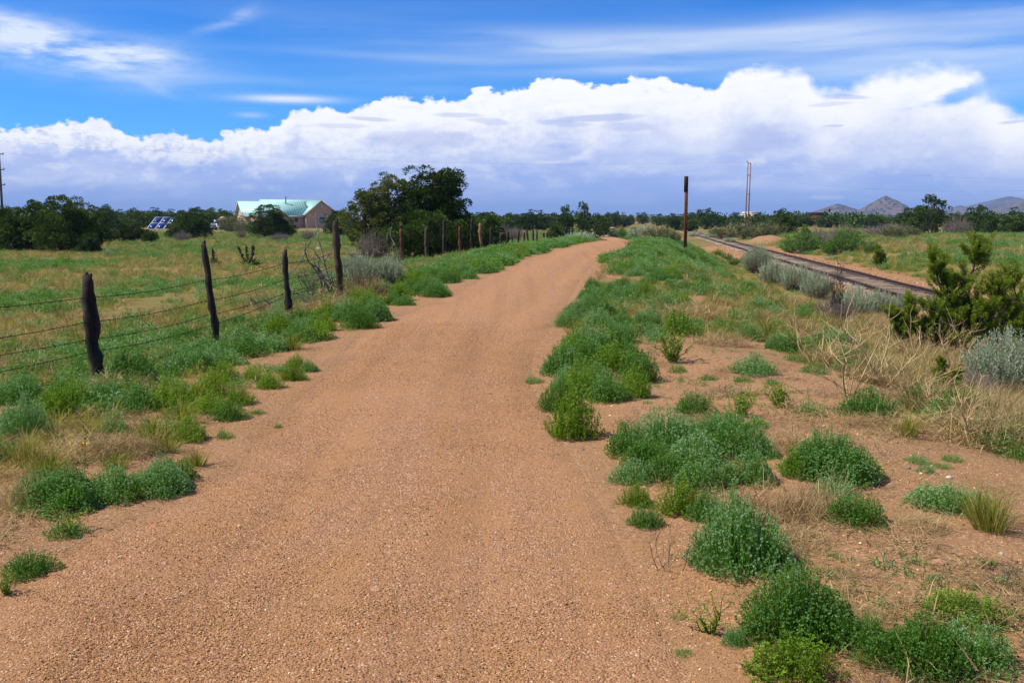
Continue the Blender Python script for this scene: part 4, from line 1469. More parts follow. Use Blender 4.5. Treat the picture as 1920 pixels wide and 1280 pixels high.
# ---- trees one can tell apart in the far belt; those with nothing to set them apart share their label
belt = []
rb = np.random.default_rng(33)
LMX = [(12, 'the grey utility pole'), (311, 'the solar array'), (530, 'the pink house'), (900, 'the pale tan fence post'), (1128, 'the far bend of the trail'), (1283, 'the rusty steel post'), (1397, 'the twin utility poles'), (1566, 'the smaller hill'), (1652, 'the cone-shaped hill'), (1745, 'the half-dead juniper')]
ORD = ['first', 'second', 'third', 'fourth', 'fifth', 'sixth', 'seventh', 'eighth', 'ninth', 'tenth', 'eleventh', 'twelfth']
lmcount = {}
for (px, D, w, ty) in sorted([(200, 150, 52, 384), (232, 190, 46, 391), (258, 170, 50, 388), (290, 210, 60, 393), (395, 190, 50, 390), (425, 230, 36, 392), (440, 160, 20, 402),
                       (930, 150, 46, 400), (962, 170, 44, 399), (990, 150, 54, 397), (1018, 160, 46, 398), (1042, 170, 44, 399), (1140, 260, 20, 398), (1152, 230, 22, 396), (1168, 240, 24, 401),
                       (1182, 330, 14, 402), (1203, 330, 22, 397), (1232, 280, 30, 400), (1262, 260, 34, 399), (1300, 240, 44, 396), (1322, 200, 34, 389), (1345, 230, 34, 397), (1372, 260, 32, 398), (1420, 240, 40, 400),
                       (1445, 260, 34, 402), (1500, 240, 44, 402), (1550, 230, 46, 401), (1600, 220, 50, 400), (1640, 210, 50, 402), (1690, 190, 56, 398), (1720, 180, 46, 400), (1785, 190, 44, 402),
                       (20, 170, 60, 396), (95, 170, 60, 394), (150, 190, 60, 396), (320, 250, 50, 395), (600, 230, 40, 396), (640, 240, 50, 395), (910, 200, 50, 401), (1270, 190, 40, 404), (1290, 170, 30, 407)]):
    p = atd(px, D); k = D / F
    lm = [l for l in LMX if l[0] < px][-1][1]
    lmcount[lm] = lmcount.get(lm, 0) + 1
    place_tree(FAR[rb.integers(5)], p, w * 1.15 * k, CAMZ + (405 - ty) * k - p.z, ORD[lmcount[lm] - 1] + ' distant dark juniper to the right of ' + lm, 'junipers of the distant belt')
for (px, D, w, ty, kd, label) in [
        (1465, 118, 52, 391, 2, 'rounded juniper with bare twigs beyond the railway, right of the twin poles'),
        (1745, 120, 92, 366, 3, 'large half-dead juniper below the right-hand sky, grey limbs on its right'),
        (1712, 124, 50, 384, 0, 'dark juniper leaning on the left of the half-dead juniper'),
        (1828, 128, 58, 383, 0, 'juniper with pale feathery top between half-dead juniper and right edge'),
        (1862, 122, 46, 400, 4, 'low dark juniper below the right-hand mountain'),
        (1898, 116, 60, 394, 1, 'dark juniper at the right edge of the picture, below the mountain'),
        (1790, 126, 44, 398, 2, 'low juniper between the half-dead juniper and the feathery one')]:
    p = atd(px, D); k = D / F
    place_tree(FAR[kd], p, w * k, CAMZ + (405 - ty) * k - p.z, label)

# ---- the far wood that reads as one mass
def far_wood():
    r = np.random.default_rng(44)
    mb = MB()
    for i in range(640):
        a = R(r.uniform(-44, 44)); d = r.uniform(210, 620)
        x, y = math.sin(a) * d, math.cos(a) * d
        if abs(x - float(rail_x(y))) < 7 or (ev(T_XL, y) - 6 < x < ev(T_XR, y) + 6): continue
        if -5 < x - float(rail_x(y)) < 40 and y < 170: continue
        if y < 260 and -75 < x < -25: continue
        z = gz(x, y)
        h = r.uniform(1.8, 3.6); w = h * r.uniform(.5, .8)
        n = 60
        dd = unit(r.normal(size=(n, 3)))
        P = np.array([x, y, z + h * .5]) + dd * np.array([w, w, h * .5]) * (r.uniform(.4, 1, (n, 1)))
        L = .75 * r.uniform(.6, 1.3, n)
        mb.leaves(P, dd + np.array([0, 0, .3]), L, L * .7, np.clip(r.normal(.4, .2, n) + r.normal(0, .15), 0, 1), r)
    o = link('far_woodland', mb.mesh('far_woodland', M['juniper']))
    tag(o, 'far juniper woodland along the horizon', 'woodland', None, 'stuff')


far_wood()


# ---- the young junipers near the right edge, built from finger-like sprays
def spray_juniper(seed, leaders, nspray, H, mat):
    r = np.random.default_rng(seed)
    tb, cb = MB(), MB()
    tips = []
    for (bx, by, tx, ty, tz, rr) in leaders:
        t = np.linspace(0, 1, 9)[:, None]
        pts = np.array([bx, by, -.1]) * (1 - t) + np.array([tx, ty, tz]) * t + r.normal(size=(9, 3)) * .035 * H * t * (1 - t) * 4
        tb.tube(pts, .035 * H * .5 * (1 - .85 * t[:, 0]) + .004, 6, wob=.1, rng=r)
        for j in range(int(nspray * rr)):
            s = r.uniform(.22, 1) ** .8
            i = s * 8; i0 = min(int(i), 7); a = pts[i0] + (pts[i0 + 1] - pts[i0]) * (i - i0)
            reach = H * .17 * (1.15 - .75 * s) * r.uniform(.4, 1.4)
            d = r.normal(size=3); d[2] = abs(d[2]) * .6 + .25; d = unit(d)
            m = a + d * reach * .5
            e = a + d * reach + np.array([0, 0, reach * .35])
            tb.tube([a, m, e], [.008, .006, .003], 4, cap=False)
            tips.append((m, e, s))
    for (m, e, s) in tips:
        ax = unit(e - m + np.array([0, 0, .03]) + r.normal(size=3) * .02)
        Ls = r.uniform(.10, .24)
        n = int(190 * Ls / .17)
        f = r.random(n)
        P = e - ax * Ls * .45 + ax * (f * Ls)[:, None]
        rad = unit(np.cross(r.normal(size=(n, 3)), ax))
        P = P + rad * (.030 * r.random(n))[:, None]
        tint = np.clip(.40 + .3 * f + r.normal(0, .13, n), 0, 1)
        cb.leaves(P, rad * .75 + ax * .8 + r.normal(size=(n, 3)) * .2, .023 * r.uniform(.6, 1.35, n), .010, tint, r)
    return tb.mesh('trunk', M['bark']), cb.mesh('crown', mat)


sj1 = spray_juniper(61, [(0, 0, -.42, 0, 1.55, 1.1), (.05, 0, .28, .1, 1.75, 1.1), (.1, .05, .62, -.1, 1.2, .9), (-.05, 0, -.15, .15, 1.2, .8), (.1, -.05, .85, .1, .75, .6), (-.1, 0, -.5, -.1, .8, .7), (0, -.05, .25, -.3, .8, .7), (0, .05, .0, .2, .9, .8)], 66, 1.8, M['juniper_bright'])
sj2 = spray_juniper(62, [(0, 0, -.5, 0, .75, .9), (.05, 0, .1, .1, 1.0, 1.0), (.1, .05, .5, -.1, .6, .7), (-.05, 0, -.2, .15, .6, .7)], 80, 1.1, M['juniper_bright'])
for (parts, px, py, hpx, refh, rz, label) in [
        (sj1, 1796, 672, 228, 1.85, 0.0, 'young bright-tipped juniper with two tall leaders in front of the railway bank'),
        (sj2, 1702, 654, 104, 1.12, 0.3, 'small sprawling juniper at the left foot of the young two-leader juniper'),
        (sj1, 1915, 672, 160, 1.7, 2.4, 'dark young juniper cut by the right edge behind the grey sagebrush'),
        (sj2, 1772, 742, 74, 1.12, 2.0, 'low juniper sprout under the young two-leader juniper, beside dead stems')]:
    p = at(px, py)
    s = hpx * p.y / F / refh
    place_tree(parts, p, s, s, label, None, 'young_juniper', 'juniper', rz, (1, 1))
for (px, D, hpx, label) in [(1648, 50, 44, 'small dark juniper bush on the bank beyond the rails'), (1508, 92, 28, 'tiny juniper beside the sandy heap')]:
    p = atd(px, D); s = hpx * D / F / 1.12
    place_tree(sj2, p, s * 1.05, s, label, None, 'juniper_bush', 'juniper', 1.0, (1, 1))


# ------------------------------------------------------------------ generic shrubs
def shrub_mesh(seed, nstem, H, spread, leaf, nleaf, lmat, smat, leafy_from=.35, stem_r=.006, up=1.0, droop=0.0, twigs=2):
    """many stems fanning from a crown; leaves along their outer part (unit: metres)"""
    r = np.random.default_rng(seed)
    sb, lb = MB(), MB()
    for i in range(nstem):
        a = r.uniform(0, 6.283); q = math.sqrt(r.random())
        tip = np.array([math.cos(a) * q * spread, math.sin(a) * q * spread, H * (1 - .45 * q * q) * r.uniform(.72, 1.08)])
        b = np.array([math.cos(a), math.sin(a), 0]) * q * spread * .18
        t = np.linspace(0, 1, 5)[:, None]
        pts = b * (1 - t) + tip * t + np.array([math.cos(a), math.sin(a), -.6]) * spread * .22 * q * (t * (1 - t)) * 2 + r.normal(size=(5, 3)) * .03 * H * t
        sb.tube(pts, stem_r * (1 - .75 * t[:, 0]), 3, cap=False)
        n = nleaf
        if n:
            f = r.uniform(leafy_from, 1.02, n) * 4
            i0 = np.minimum(f.astype(int), 3)
            P = pts[i0] + (pts[i0 + 1] - pts[i0]) * (f - i0)[:, None] + r.normal(size=(n, 3)) * leaf * .35
            ax = unit(pts[i0 + 1] - pts[i0])
            D = ax * up + unit(r.normal(size=(n, 3))) * .7
            L = leaf * r.uniform(.6, 1.3, n)
            lb.leaves(P, D, L, L * .30, np.clip(.45 + .15 * r.normal() + r.normal(0, .18, n), 0, 1), r)
        for _ in range(twigs):
            i0 = r.integers(1, 4)
            q0 = pts[i0]
            sb.tube([q0, q0 + unit(r.normal(size=3) + np.array([0, 0, .6])) * H * r.uniform(.12, .3)], [stem_r * .5, stem_r * .2], 3, cap=False)
    st = sb.mesh('stems', smat)
    return (st, lb.mesh('leaves', lmat)) if nleaf else (st,)


def place_shrub(parts, p, s, label, name, cat, group=None, rz=None, sz=None):
    sc = (s, s, sz if sz else s)
    if len(parts) == 1:
        o = link(name, parts[0], None, p, random.uniform(0, 6.28) if rz is None else rz, sc)
        return tag(o, label, cat, group)
    root = link(name, None, None, p, random.uniform(0, 6.28) if rz is None else rz, sc)
    tag(root, label, cat, group)
    for nm, me in zip(('stems', 'leaves'), parts):
        link(nm, me, root)
    return root


SAGE = [shrub_mesh(70 + i, 230, .8, .55, .024, 105, M['sage'], M['twig'], .45, .006) for i in range(3)]
SAGE_FAR = [shrub_mesh(76 + i, 60, .8, .6, .11, 14, M['sage'], M['twig'], .35, .012) for i in range(2)]
CHAMISA = shrub_mesh(80, 90, .8, .6, .085, 22, M['olive'], M['twig'], .3, .007)
BRIGHT = [shrub_mesh(82 + i, 80, .85, .6, .085, 26, M['bright'], M['twig'], .2, .008) for i in range(2)]
GREY = shrub_mesh(85, 130, .8, .6, .05, 0, M['sage'], M['twig'], .4, .008, twigs=7)
DARKDEAD = shrub_mesh(86, 26, 1.0, .38, .05, 0, M['sage'], M['dark_twig'], .4, .014, twigs=6)
for (px, py, wpx, hpx, kind, label) in [
        (1418, 512, 62, 58, SAGE[0], 'pale sagebrush, first beside the rails after the small green shrubs'),
        (1448, 535, 64, 52, SAGE[1], 'wind-leaning sagebrush beside the rails, next after the first pale one'),
        (1490, 548, 74, 56, SAGE[2], 'broad blue-grey sagebrush halfway along the near rail'),
        (1530, 562, 66, 58, SAGE[0], 'sagebrush with brown bare lower stems, left of the dark dead shrub'),
        (1600, 596, 88, 62, SAGE[1], 'large pale sagebrush right of the dark dead shrub'),
        (1648, 600, 64, 62, SAGE[2], 'sagebrush behind the small sprawling juniper'),
        (1690, 590, 50, 44, SAGE[0], 'small sagebrush between rails and young juniper'),
        (1878, 742, 160, 128, SAGE[1], 'big grey-blue sagebrush near the right edge with dark bare stems below'),
        (1950, 760, 120, 120, SAGE[2], 'grey sagebrush cut off by the right edge'),
        (685, 540, 82, 66, SAGE[0], 'blue-grey sagebrush just right of the fourth fence post'),
        (728, 536, 66, 58, SAGE[2], 'blue-grey sagebrush with dead twigs, left of the first red-brown post'),
        (664, 520, 50, 50, SAGE[1], 'small sagebrush behind the fourth fence post'),
        (1566, 606, 84, 60, GREY, 'leafless grey shrub around the dark dead stems by the rails'),
        (1568, 606, 50, 122, DARKDEAD, 'dark dead shrub with thin upright stems, among the sagebrush'),
        (1806, 748, 150, 60, GREY, 'grey leafless twiggy shrub under the young juniper'),
        (1236, 452, 60, 30, CHAMISA, 'olive rabbitbrush beside the crest of the trail'),
        (1257, 455, 44, 24, CHAMISA, 'darker rabbitbrush between trail crest and rusty post')]:
    p = at(px, py)
    k = p.y / F
    place_shrub(kind, p, wpx * k / 1.15, label, 'sagebrush' if kind in SAGE else 'shrub', 'sagebrush' if kind in SAGE else 'shrub', None, None, hpx * k / .82)
for (px, D, wpx, hpx, kind, label, nm) in [
        (1150, 118, 26, 16, SAGE_FAR[0], 'grey sagebrush in the fork of the far trail', 'sagebrush'),
        (1166, 112, 18, 20, BRIGHT[0], 'green bush next to the short marker post', 'shrub'),
        (1192, 120, 34, 20, SAGE_FAR[1], 'grey sagebrush right of the short marker post', 'sagebrush'),
        (1210, 135, 36, 20, SAGE_FAR[0], 'farther grey sagebrush behind the rabbitbrush', 'sagebrush'),
        (1187, 140, 14, 14, BRIGHT[1], 'small dark green bush above the far sagebrush', 'shrub'),
        (1345, 62, 30, 15, BRIGHT[0], 'bright green shrub touching the near rail', 'shrub'),
        (1362, 58, 24, 13, BRIGHT[1], 'second bright green shrub against the near rail', 'shrub'),
        (1374, 52, 26, 14, BRIGHT[1], 'yellow-green low shrub below the near rail', 'shrub'),
        (1392, 55, 14, 13, BRIGHT[0], 'small bright green shrub left of the first sagebrush', 'shrub'),
        (1502, 72, 68, 44, BRIGHT[0], 'tall bright green bush beyond the rails by the sandy heap', 'shrub'),
        (1480, 74, 40, 26, BRIGHT[1], 'lower part bright green bush left of the tall one beyond the rails', 'shrub'),
        (1590, 66, 60, 44, BRIGHT[1], 'dark green bush beyond the rails, right of the grey thicket', 'shrub'),
        (1560, 66, 50, 28, BRIGHT[0], 'light green bush at the foot of the grey thicket', 'shrub'),
        (1626, 62, 26, 22, BRIGHT[1], 'small green bush between dark green bush and bank juniper', 'shrub'),
        (1530, 76, 74, 44, GREY, 'grey leafless thicket beyond the rails', 'shrub'),
        (1580, 80, 60, 34, GREY, 'smaller grey leafless thicket behind the green bushes', 'shrub'),
        (1660, 95, 110, 28, GREY, 'long grey brush line below the far junipers', 'shrub'),
        (1672, 84, 46, 24, CHAMISA, 'olive bush on top of the bank', 'shrub'),
        (1702, 86, 44, 22, CHAMISA, 'yellowish bush on top of the bank, right of the olive bush', 'shrub'),
        (1790, 112, 60, 44, GREY, 'bare grey branches beside the half-dead juniper', 'shrub'),
        (1300, 130, 24, 10, SAGE_FAR[0], 'sagebrush tuft where the rails vanish', 'sagebrush'),
        (1330, 120, 30, 10, SAGE_FAR[1], 'pale sagebrush beyond the vanishing rails', 'sagebrush'),
        (1365, 100, 26, 11, SAGE_FAR[0], 'pale sagebrush on the far side of the track', 'sagebrush'),
        (1400, 110, 70, 34, CHAMISA, 'olive brush around the foot of the twin poles', 'shrub'),
        (1440, 112, 60, 30, CHAMISA, 'olive brush right of the twin poles', 'shrub'),
        (1355, 120, 60, 24, CHAMISA, 'olive brush left of the twin poles', 'shrub'),
        (345, 84, 40, 22, GREY, 'brown cholla-like bush in front of the juniper by the solar array', 'shrub'),
        (455, 92, 22, 22, GREY, 'upright brown cholla left of the pointed juniper', 'shrub'),
        (527, 84, 44, 18, GREY, 'low brown shrub at the foot of the pointed juniper', 'shrub'),
        (580, 88, 28, 22, GREY, 'brown cholla in front of the gabled wing', 'shrub'),
        (440, 150, 60, 34, CHAMISA, 'brownish-olive shrub in front of the house corner', 'shrub'),
        (462, 140, 40, 22, CHAMISA, 'second olive shrub near the house corner', 'shrub'),
        (700, 40, 70, 62, GREY, 'tangle of bare grey branches under the big open juniper', 'shrub'),
        (948, 90, 50, 34, GREY, 'dead grey brush behind the far fence posts', 'shrub'),
        (966, 96, 40, 28, GREY, 'more dead grey brush behind the far fence posts', 'shrub'),
        (206, 46, 18, 13, SAGE_FAR[1], 'small grey-green bush right of the left juniper clump', 'shrub'),
        (1095, 90, 50, 20, SAGE_FAR[0], 'grey-green sage behind the last fence posts', 'sagebrush'),
        (1075, 84, 40, 18, SAGE_FAR[1], 'second grey-green sage behind the last fence posts', 'sagebrush')]:
    p = atd(px, D); k = D / F
    place_shrub(kind, p, wpx * k / 1.15, label, nm, 'sagebrush' if nm == 'sagebrush' else 'shrub', None, None, hpx * k / .82)


# ---- yucca with dry flower stalks
def build_yucca(px, py, hpx, label, stalks):
    r = np.random.default_rng(int(px))
    p = at(px, py); k = p.y / F
    root = link('yucca', None, None, p)
    tag(root, label, 'yucca')
    mb = MB()
    n = 110
    a = r.random(n) * 6.28; e = r.uniform(.1, 1.4, n)
    Dv = np.stack([np.cos(a) * np.cos(e), np.sin(a) * np.cos(e), np.sin(e)], 1)
    mb.leaves(np.zeros((n, 3)) + [0, 0, .05], Dv, hpx * .62 * k * r.uniform(.7, 1.1, n), .035, r.uniform(.1, .6, n), r, fold=.03)
    link('leaves', mb.mesh('leaves', M['olive']), root)
    for (dx, dz, ln) in stalks:
        mb = MB()
        b = np.array([dx * .35 * k, 0, .1]); t = np.array([dx * k, 0, dz * k])
        mb.tube([b, (b + t) / 2 + r.normal(size=3) * .02, t], [.018, .014, .008], 5)
        m = 60
        f = r.uniform(.35, 1, m)[:, None]
        P = b + (t - b) * f
        mb.leaves(P, r.normal(size=(m, 3)) + [0, 0, .3], .075, .05, .5, r)
        link('flower_stalk', mb.mesh('flower_stalk', M['dark_twig']), root)


build_yucca(470, 502, 40, 'yucca with three dry brown flower stalks behind the second fence post', [(-22, 38, 1), (-8, 42, 1), (6, 40, 1)])
build_yucca(402, 498, 24, 'smaller yucca just right of the second fence post', [(-2, 30, 1)])


# ---- bleached fallen branches by the fourth post, brush piles, weathered stones
def branch_mesh(seed, L, n, mat, flat=.4):
    r = np.random.default_rng(seed)
    mb = MB()
    def grow(a, d, l, rad, depth):
        k = 6
        pts = [a]
        for i in range(k):
            d = unit(d + r.normal(size=3) * .22 + np.array([0, 0, .03]))
            pts.append(pts[-1] + d * l / k)
        mb.tube(pts, np.linspace(rad, rad * .35, k + 1), 5)
        if depth:
            for _ in range(r.integers(2, 4)):
                i = r.integers(2, k)
                grow(pts[i], unit(d + r.normal(size=3) * .7), l * r.uniform(.4, .7), rad * .5, depth - 1)
    for i in range(n):
        a = r.uniform(0, 6.28)
        grow(np.array([r.normal() * .1 * L, r.normal() * .1 * L, 0.02]), unit(np.array([math.cos(a), math.sin(a), r.uniform(.1, 1.2) * flat])), L * r.uniform(.6, 1), .02 * L, 2)
    return mb.mesh('dead_branch', mat)


for (px, py, s, flat, mt, label) in [
        (622, 552, 1.35, 2.2, 'twig', 'bleached dead branches leaning over the wire beside the fourth fence post'),
        (600, 560, .8, .5, 'twig', 'curved grey dead branch on the ground left of the fourth post'),
        (512, 578, .55, .35, 'twig', 'low heap of grey dead wood left of the third fence post'),
        (572, 575, .5, .3, 'twig', 'small heap of grey dead wood between third and fourth post'),
        (660, 552, .7, .9, 'dark_twig', 'dark broken twigs right of the fourth post'),
        (735, 530, 1.0, 1.6, 'twig', 'grey dead limbs sticking out of the sagebrush by the fence')]:
    p = at(px, py)
    o = link('dead_branch', branch_mesh(int(px * 3), s * p.y / 20, 5 if flat > 1 else 9, M[mt], flat), None, (p.x, p.y, p.z), 0.3)
    tag(o, label, 'dead branch')

def stone_mesh(seed, mat):
    import bmesh
    r = np.random.default_rng(seed)
    bm = bmesh.new()
    bmesh.ops.create_icosphere(bm, subdivisions=2, radius=1)
    for v in bm.verts:
        v.co *= 1 + .16 * r.normal()
        v.co.z *= .62
    me = bpy.data.meshes.new('stone'); bm.to_mesh(me); bm.free()
    me.materials.append(mat)
    return me


M['redstone'] = plain('reddish_stone', (0.40, 0.17, 0.10), (0.50, 0.26, 0.17), 6, 0.9, 0.2, 0.4, 30)
M['greystone'] = plain('grey_stone', (0.14, 0.13, 0.14), (0.24, 0.22, 0.22), 6, 0.9, 0.2, 0.4, 30)
M['palestone'] = plain('pale_stone', (0.52, 0.45, 0.38), (0.62, 0.55, 0.48), 6, 0.9, 0.2, 0.4, 30)
for i, (px, py, w, mt, label) in enumerate([
        (1473, 845, 9, 'redstone', 'small pink stone beside the dry grass heap above the round weed'),
        (1762, 1058, 28, 'redstone', 'flat reddish stone on the bare sand near the right edge'),
        (1803, 1040, 13, 'redstone', 'dark red stone right of the flat reddish stone'),
        (1731, 1012, 14, 'redstone', 'pinkish stone left of and above the flat reddish stone'),
        (1885, 1083, 13, 'greystone', 'dark grey stone near the right edge on bare sand'),
        (1884, 1074, 12, 'greystone', 'bluish grey stone just above the dark grey stone'),
        (1876, 1038, 10, 'palestone', 'pale grey pebble below the tall grass at right'),
        (1779, 896, 11, 'palestone', 'pale stone on bare sand right of the broad weed mound'),
        (1151, 1102, 14, 'redstone', 'small dark red stone on the gravel path'),
        (1703, 878, 10, 'greystone', 'dark pebble by the seedlings right of the broad mound'),
        (598, 470, 16, 'palestone', 'whitish rock lying in the field grass before the fourth post'),
        (1093, 843, 6, 'greystone', 'small black pebble at the path edge below the tall sprig'),
        (1735, 885, 12, 'redstone', 'reddish pebble beside the seedlings'),
        (1640, 985, 9, 'redstone', 'pink pebble near the dry grass mat')]):
    p = at(px, py); k = p.y / F
    o = link('stone', stone_mesh(400 + i, M[mt]), None, (p.x, p.y, p.z + .1 * w * k), random.uniform(0, 6), w * k * .5)
    tag(o, label, 'stone')

# ================================================================== WEEDS, GRASS, GRAVEL
def mound_mesh(seed, Rm, H, nstem, nleaf, leaf, mat, tipcl=6, rough=.62, loose=.12):
    """a dense low weed: stems fanning out to a lumpy dome, small leaves up the stem and a rosette at each tip"""
    r = np.random.default_rng(seed)
    mb = MB()
    q = np.sqrt(r.random(nstem)) * 1.0
    a = r.random(nstem) * 6.283
    lump = 1 + rough * (fbm(np.cos(a) * q * 2.2 + seed, np.sin(a) * q * 2.2, seed, 3) - .5) * 2
    out = 1 + rough * (fbm(np.cos(a) * 1.4 + seed, np.sin(a) * 1.4 + 5, seed + 2, 2) - .5) * 2
    tip = np.stack([np.cos(a) * q * Rm * out, np.sin(a) * q * Rm * out, H * (1 - .9 * q ** 2.3) * lump * (1 + loose * r.normal(size=nstem))], 1)
    leggy = r.random(nstem) < .05
    tip[leggy] *= np.array([1.18, 1.18, 1.22])
    tip[:, 2] = np.maximum(tip[:, 2], .025)
    base = np.stack([np.cos(a) * q * Rm * .34, np.sin(a) * q * Rm * .34, np.zeros(nstem) - .02], 1)
    mid = base * .45 + tip * .55 + np.stack([np.cos(a), np.sin(a), -np.ones(nstem) * .35], 1) * (Rm * .17 * q)[:, None] + r.normal(size=(nstem, 3)) * Rm * .055
    # stems as thin strips
    S = unit(np.cross(tip - base, r.normal(size=(nstem, 3)))) * .0016
    V = np.stack([base - S, base + S, mid + S, mid - S, tip + S * .4, tip - S * .4], 1).reshape(-1, 3)
    i = np.arange(nstem)[:, None] * 6
    st_t = np.repeat(np.clip(r.normal(.22, .1, nstem), 0, 1), 6)
    mb.put(V, np.concatenate([i + np.array([[0, 1, 2, 3]]), i + np.array([[3, 2, 4, 5]])]), None, st_t)
    # leaves along the stem
    plant_t = r.normal(.5, .16, nstem)
    n = nstem * nleaf
    f = r.uniform(.3, 1.0, n)
    k = np.repeat(np.arange(nstem), nleaf)
    P = np.where(f[:, None] < .55, base[k] + (mid[k] - base[k]) * (f / .55)[:, None], mid[k] + (tip[k] - mid[k]) * ((f - .55) / .45)[:, None])
    ax = unit(tip[k] - mid[k])
    D = ax * .75 + unit(r.normal(size=(n, 3)))
    L = leaf * r.uniform(.6, 1.25, n)
    mb.leaves(P, D, L, L * .36, np.clip(plant_t[k] - .22 + .3 * f + r.normal(0, .12, n), 0, 1), r)
    # tip rosettes
    n = nstem * tipcl
    k = np.repeat(np.arange(nstem), tipcl)
    ax = unit(tip[k] - mid[k])
    D = ax * .7 + unit(r.normal(size=(n, 3)))
    L = leaf * r.uniform(.55, .95, n)
    mb.leaves(tip[k] - ax * .004, D, L, L * .5, np.clip(plant_t[k] + .22 + r.normal(0, .12, n), 0, 1), r)
    return mb.mesh('weed', mat)


def sprig_mesh(seed, H, nstem, nleaf, leaf, mat, spread=.5):
    """open upright plant: a few wand-like stems with small leaves"""
    r = np.random.default_rng(seed)
    mb = MB()
    for s in range(nstem):
        a = r.random() * 6.283; q = r.random() * spread
        tip = np.array([math.cos(a) * q * H, math.sin(a) * q * H, H * r.uniform(.55, 1.05)])
        b = np.array([math.cos(a), math.sin(a), 0]) * q * H * .15
        t = np.linspace(0, 1, 5)[:, None]
        pts = b * (1 - t) + tip * t + r.normal(size=(5, 3)) * .02 * t
        mb.tube(pts, .0022 * (1 - .6 * t[:, 0]), 3, tint=.15, cap=False)
        f = r.uniform(.12, 1.03, nleaf) * 4
        i0 = np.minimum(f.astype(int), 3)
        P = pts[i0] + (pts[i0 + 1] - pts[i0]) * (f - i0)[:, None]
        D = unit(pts[i0 + 1] - pts[i0]) * .8 + unit(r.normal(size=(nleaf, 3)))
        L = leaf * r.uniform(.6, 1.3, nleaf)
        mb.leaves(P, D, L, L * .36, np.clip(r.normal(.5, .2) + r.normal(0, .15, nleaf), 0, 1), r)
    return mb.mesh('sprig_weed', mat)


def tuft_mesh(seed, n, L, W, spread, bend, t0, t1, mat, name='grass_tuft', rad=.04):
    r = np.random.default_rng(seed)
    mb = MB()
    a = r.random(n) * 6.283; q = r.random(n)
    P = np.stack([np.cos(a) * q * rad, np.sin(a) * q * rad, -.01 * np.ones(n)], 1)
    b = a + r.normal(0, .5, n)
    D = np.stack([np.cos(b) * spread * q, np.sin(b) * spread * q, np.ones(n)], 1)
    mb.blades(P, D, L * r.uniform(.45, 1.1, n), W * r.uniform(.7, 1.3, n), bend * r.uniform(.2, 1.5, n), np.clip(r.uniform(t0, t1, n), 0, 1), r)
    return mb.mesh(name, mat)


def straw_mat_mesh(seed, n, Rm, H, mat, W=.0035, L=.16, name='dry_grass'):
    """a tangled mat of dead stalks lying and leaning every way"""
    r = np.random.default_rng(seed)
    mb = MB()
    a = r.random(n) * 6.283; q = np.sqrt(r.random(n))
    z = r.random(n) ** 1.6 * H * (1 - q ** 2)
    P = np.stack([np.cos(a) * q * Rm, np.sin(a) * q * Rm, z + .004], 1)
    D = r.normal(size=(n, 3)); D[:, 2] = np.abs(D[:, 2]) * .35
    mb.blades(P, D, L * r.uniform(.4, 1.3, n), W * r.uniform(.6, 1.4, n), r.uniform(0, .5, n), np.clip(r.normal(.55, .25, n), 0, 1), r)
    return mb.mesh(name, mat)


def skeleton_mesh(seed, H, n, mat, r0=.006):
    """dead branching stalks of last year's weeds"""
    r = np.random.default_rng(seed)
    mb = MB()
    def grow(a, d, l, rad, depth):
        pts = [a]
        for i in range(5):
            d = unit(d + r.normal(size=3) * .13 + np.array([0, 0, .05]))
            pts.append(pts[-1] + d * l / 5)
        mb.tube(pts, np.linspace(rad, rad * .45, 6), 4, cap=False)
        if depth:
            for _ in range(r.integers(3, 6)):
                i = r.integers(1, 6)
                dd = unit(d + r.normal(size=3) * .75)
                dd[2] = abs(dd[2]) * .8 + .05
                grow(pts[i], unit(dd), l * r.uniform(.35, .6), rad * .55, depth - 1)
    for i in range(n):
        a = r.random() * 6.283
        grow(np.array([r.normal() * .03, r.normal() * .03, -.02]), unit(np.array([math.cos(a) * .6, math.sin(a) * .6, 1.0])), H * r.uniform(.6, 1), r0, 2)
    return mb.mesh('dead_stalks', mat)


MOUND = [mound_mesh(100 + i, .25, .22, 600, 8, .0125, M['mound'], 10, .5) for i in range(5)]
MOUND_BIG = [mound_mesh(110 + i, .25, .24, 1500, 9, .0092, M['mound'], 11, .46, .10) for i in range(3)]
MOUND_Y = [mound_mesh(120 + i, .22, .24, 330, 10, .018, M['sprig'], 4, .55, .2) for i in range(3)]
LOW = [mound_mesh(130 + i, .25, .10, 230, 6, .016, M['mound'], 5, loose=.25) for i in range(3)]
SPRIG = [sprig_mesh(140 + i, .28, 26, 34, .019, M['sprig'], .55) for i in range(3)]
SPARSE = [sprig_mesh(146 + i, .25, 9, 22, .016, M['sprig'], .45) for i in range(2)]
TUFT = [tuft_mesh(150 + i, 150, .30, .0045, .75, .32, .05, .6, M['grass'], rad=.07) for i in range(3)]
TUFT_TAN = [tuft_mesh(156 + i, 240, .42, .0045, .65, .35, .2, .95, M['grass'], rad=.10) for i in range(2)]
STRAW = [straw_mat_mesh(160 + i, 1100, .3, .11, M['straw'], .0042, .15) for i in range(3)]
STRAW_UP = [tuft_mesh(166 + i, 130, .36, .004, .9, .4, .1, 1.0, M['straw'], 'dry_grass', .09) for i in range(3)]
SKEL = [skeleton_mesh(170 + i, .55, 5, M['tan_twig'], .0065) for i in range(3)]
TWIGLET = skeleton_mesh(176, .22, 4, M['dark_twig'], .0022)
for mlist in (MOUND, MOUND_BIG, MOUND_Y, LOW, SPRIG, SPARSE, TUFT, TUFT_TAN, STRAW, STRAW_UP, SKEL):
    for me in mlist:
        me['w'] = 2 * float(np.percentile(np.hypot(*np.array([v.co[:2] for v in me.vertices]).T), 93))
        me['h'] = float(np.percentile([v.co[2] for v in me.vertices], 97))
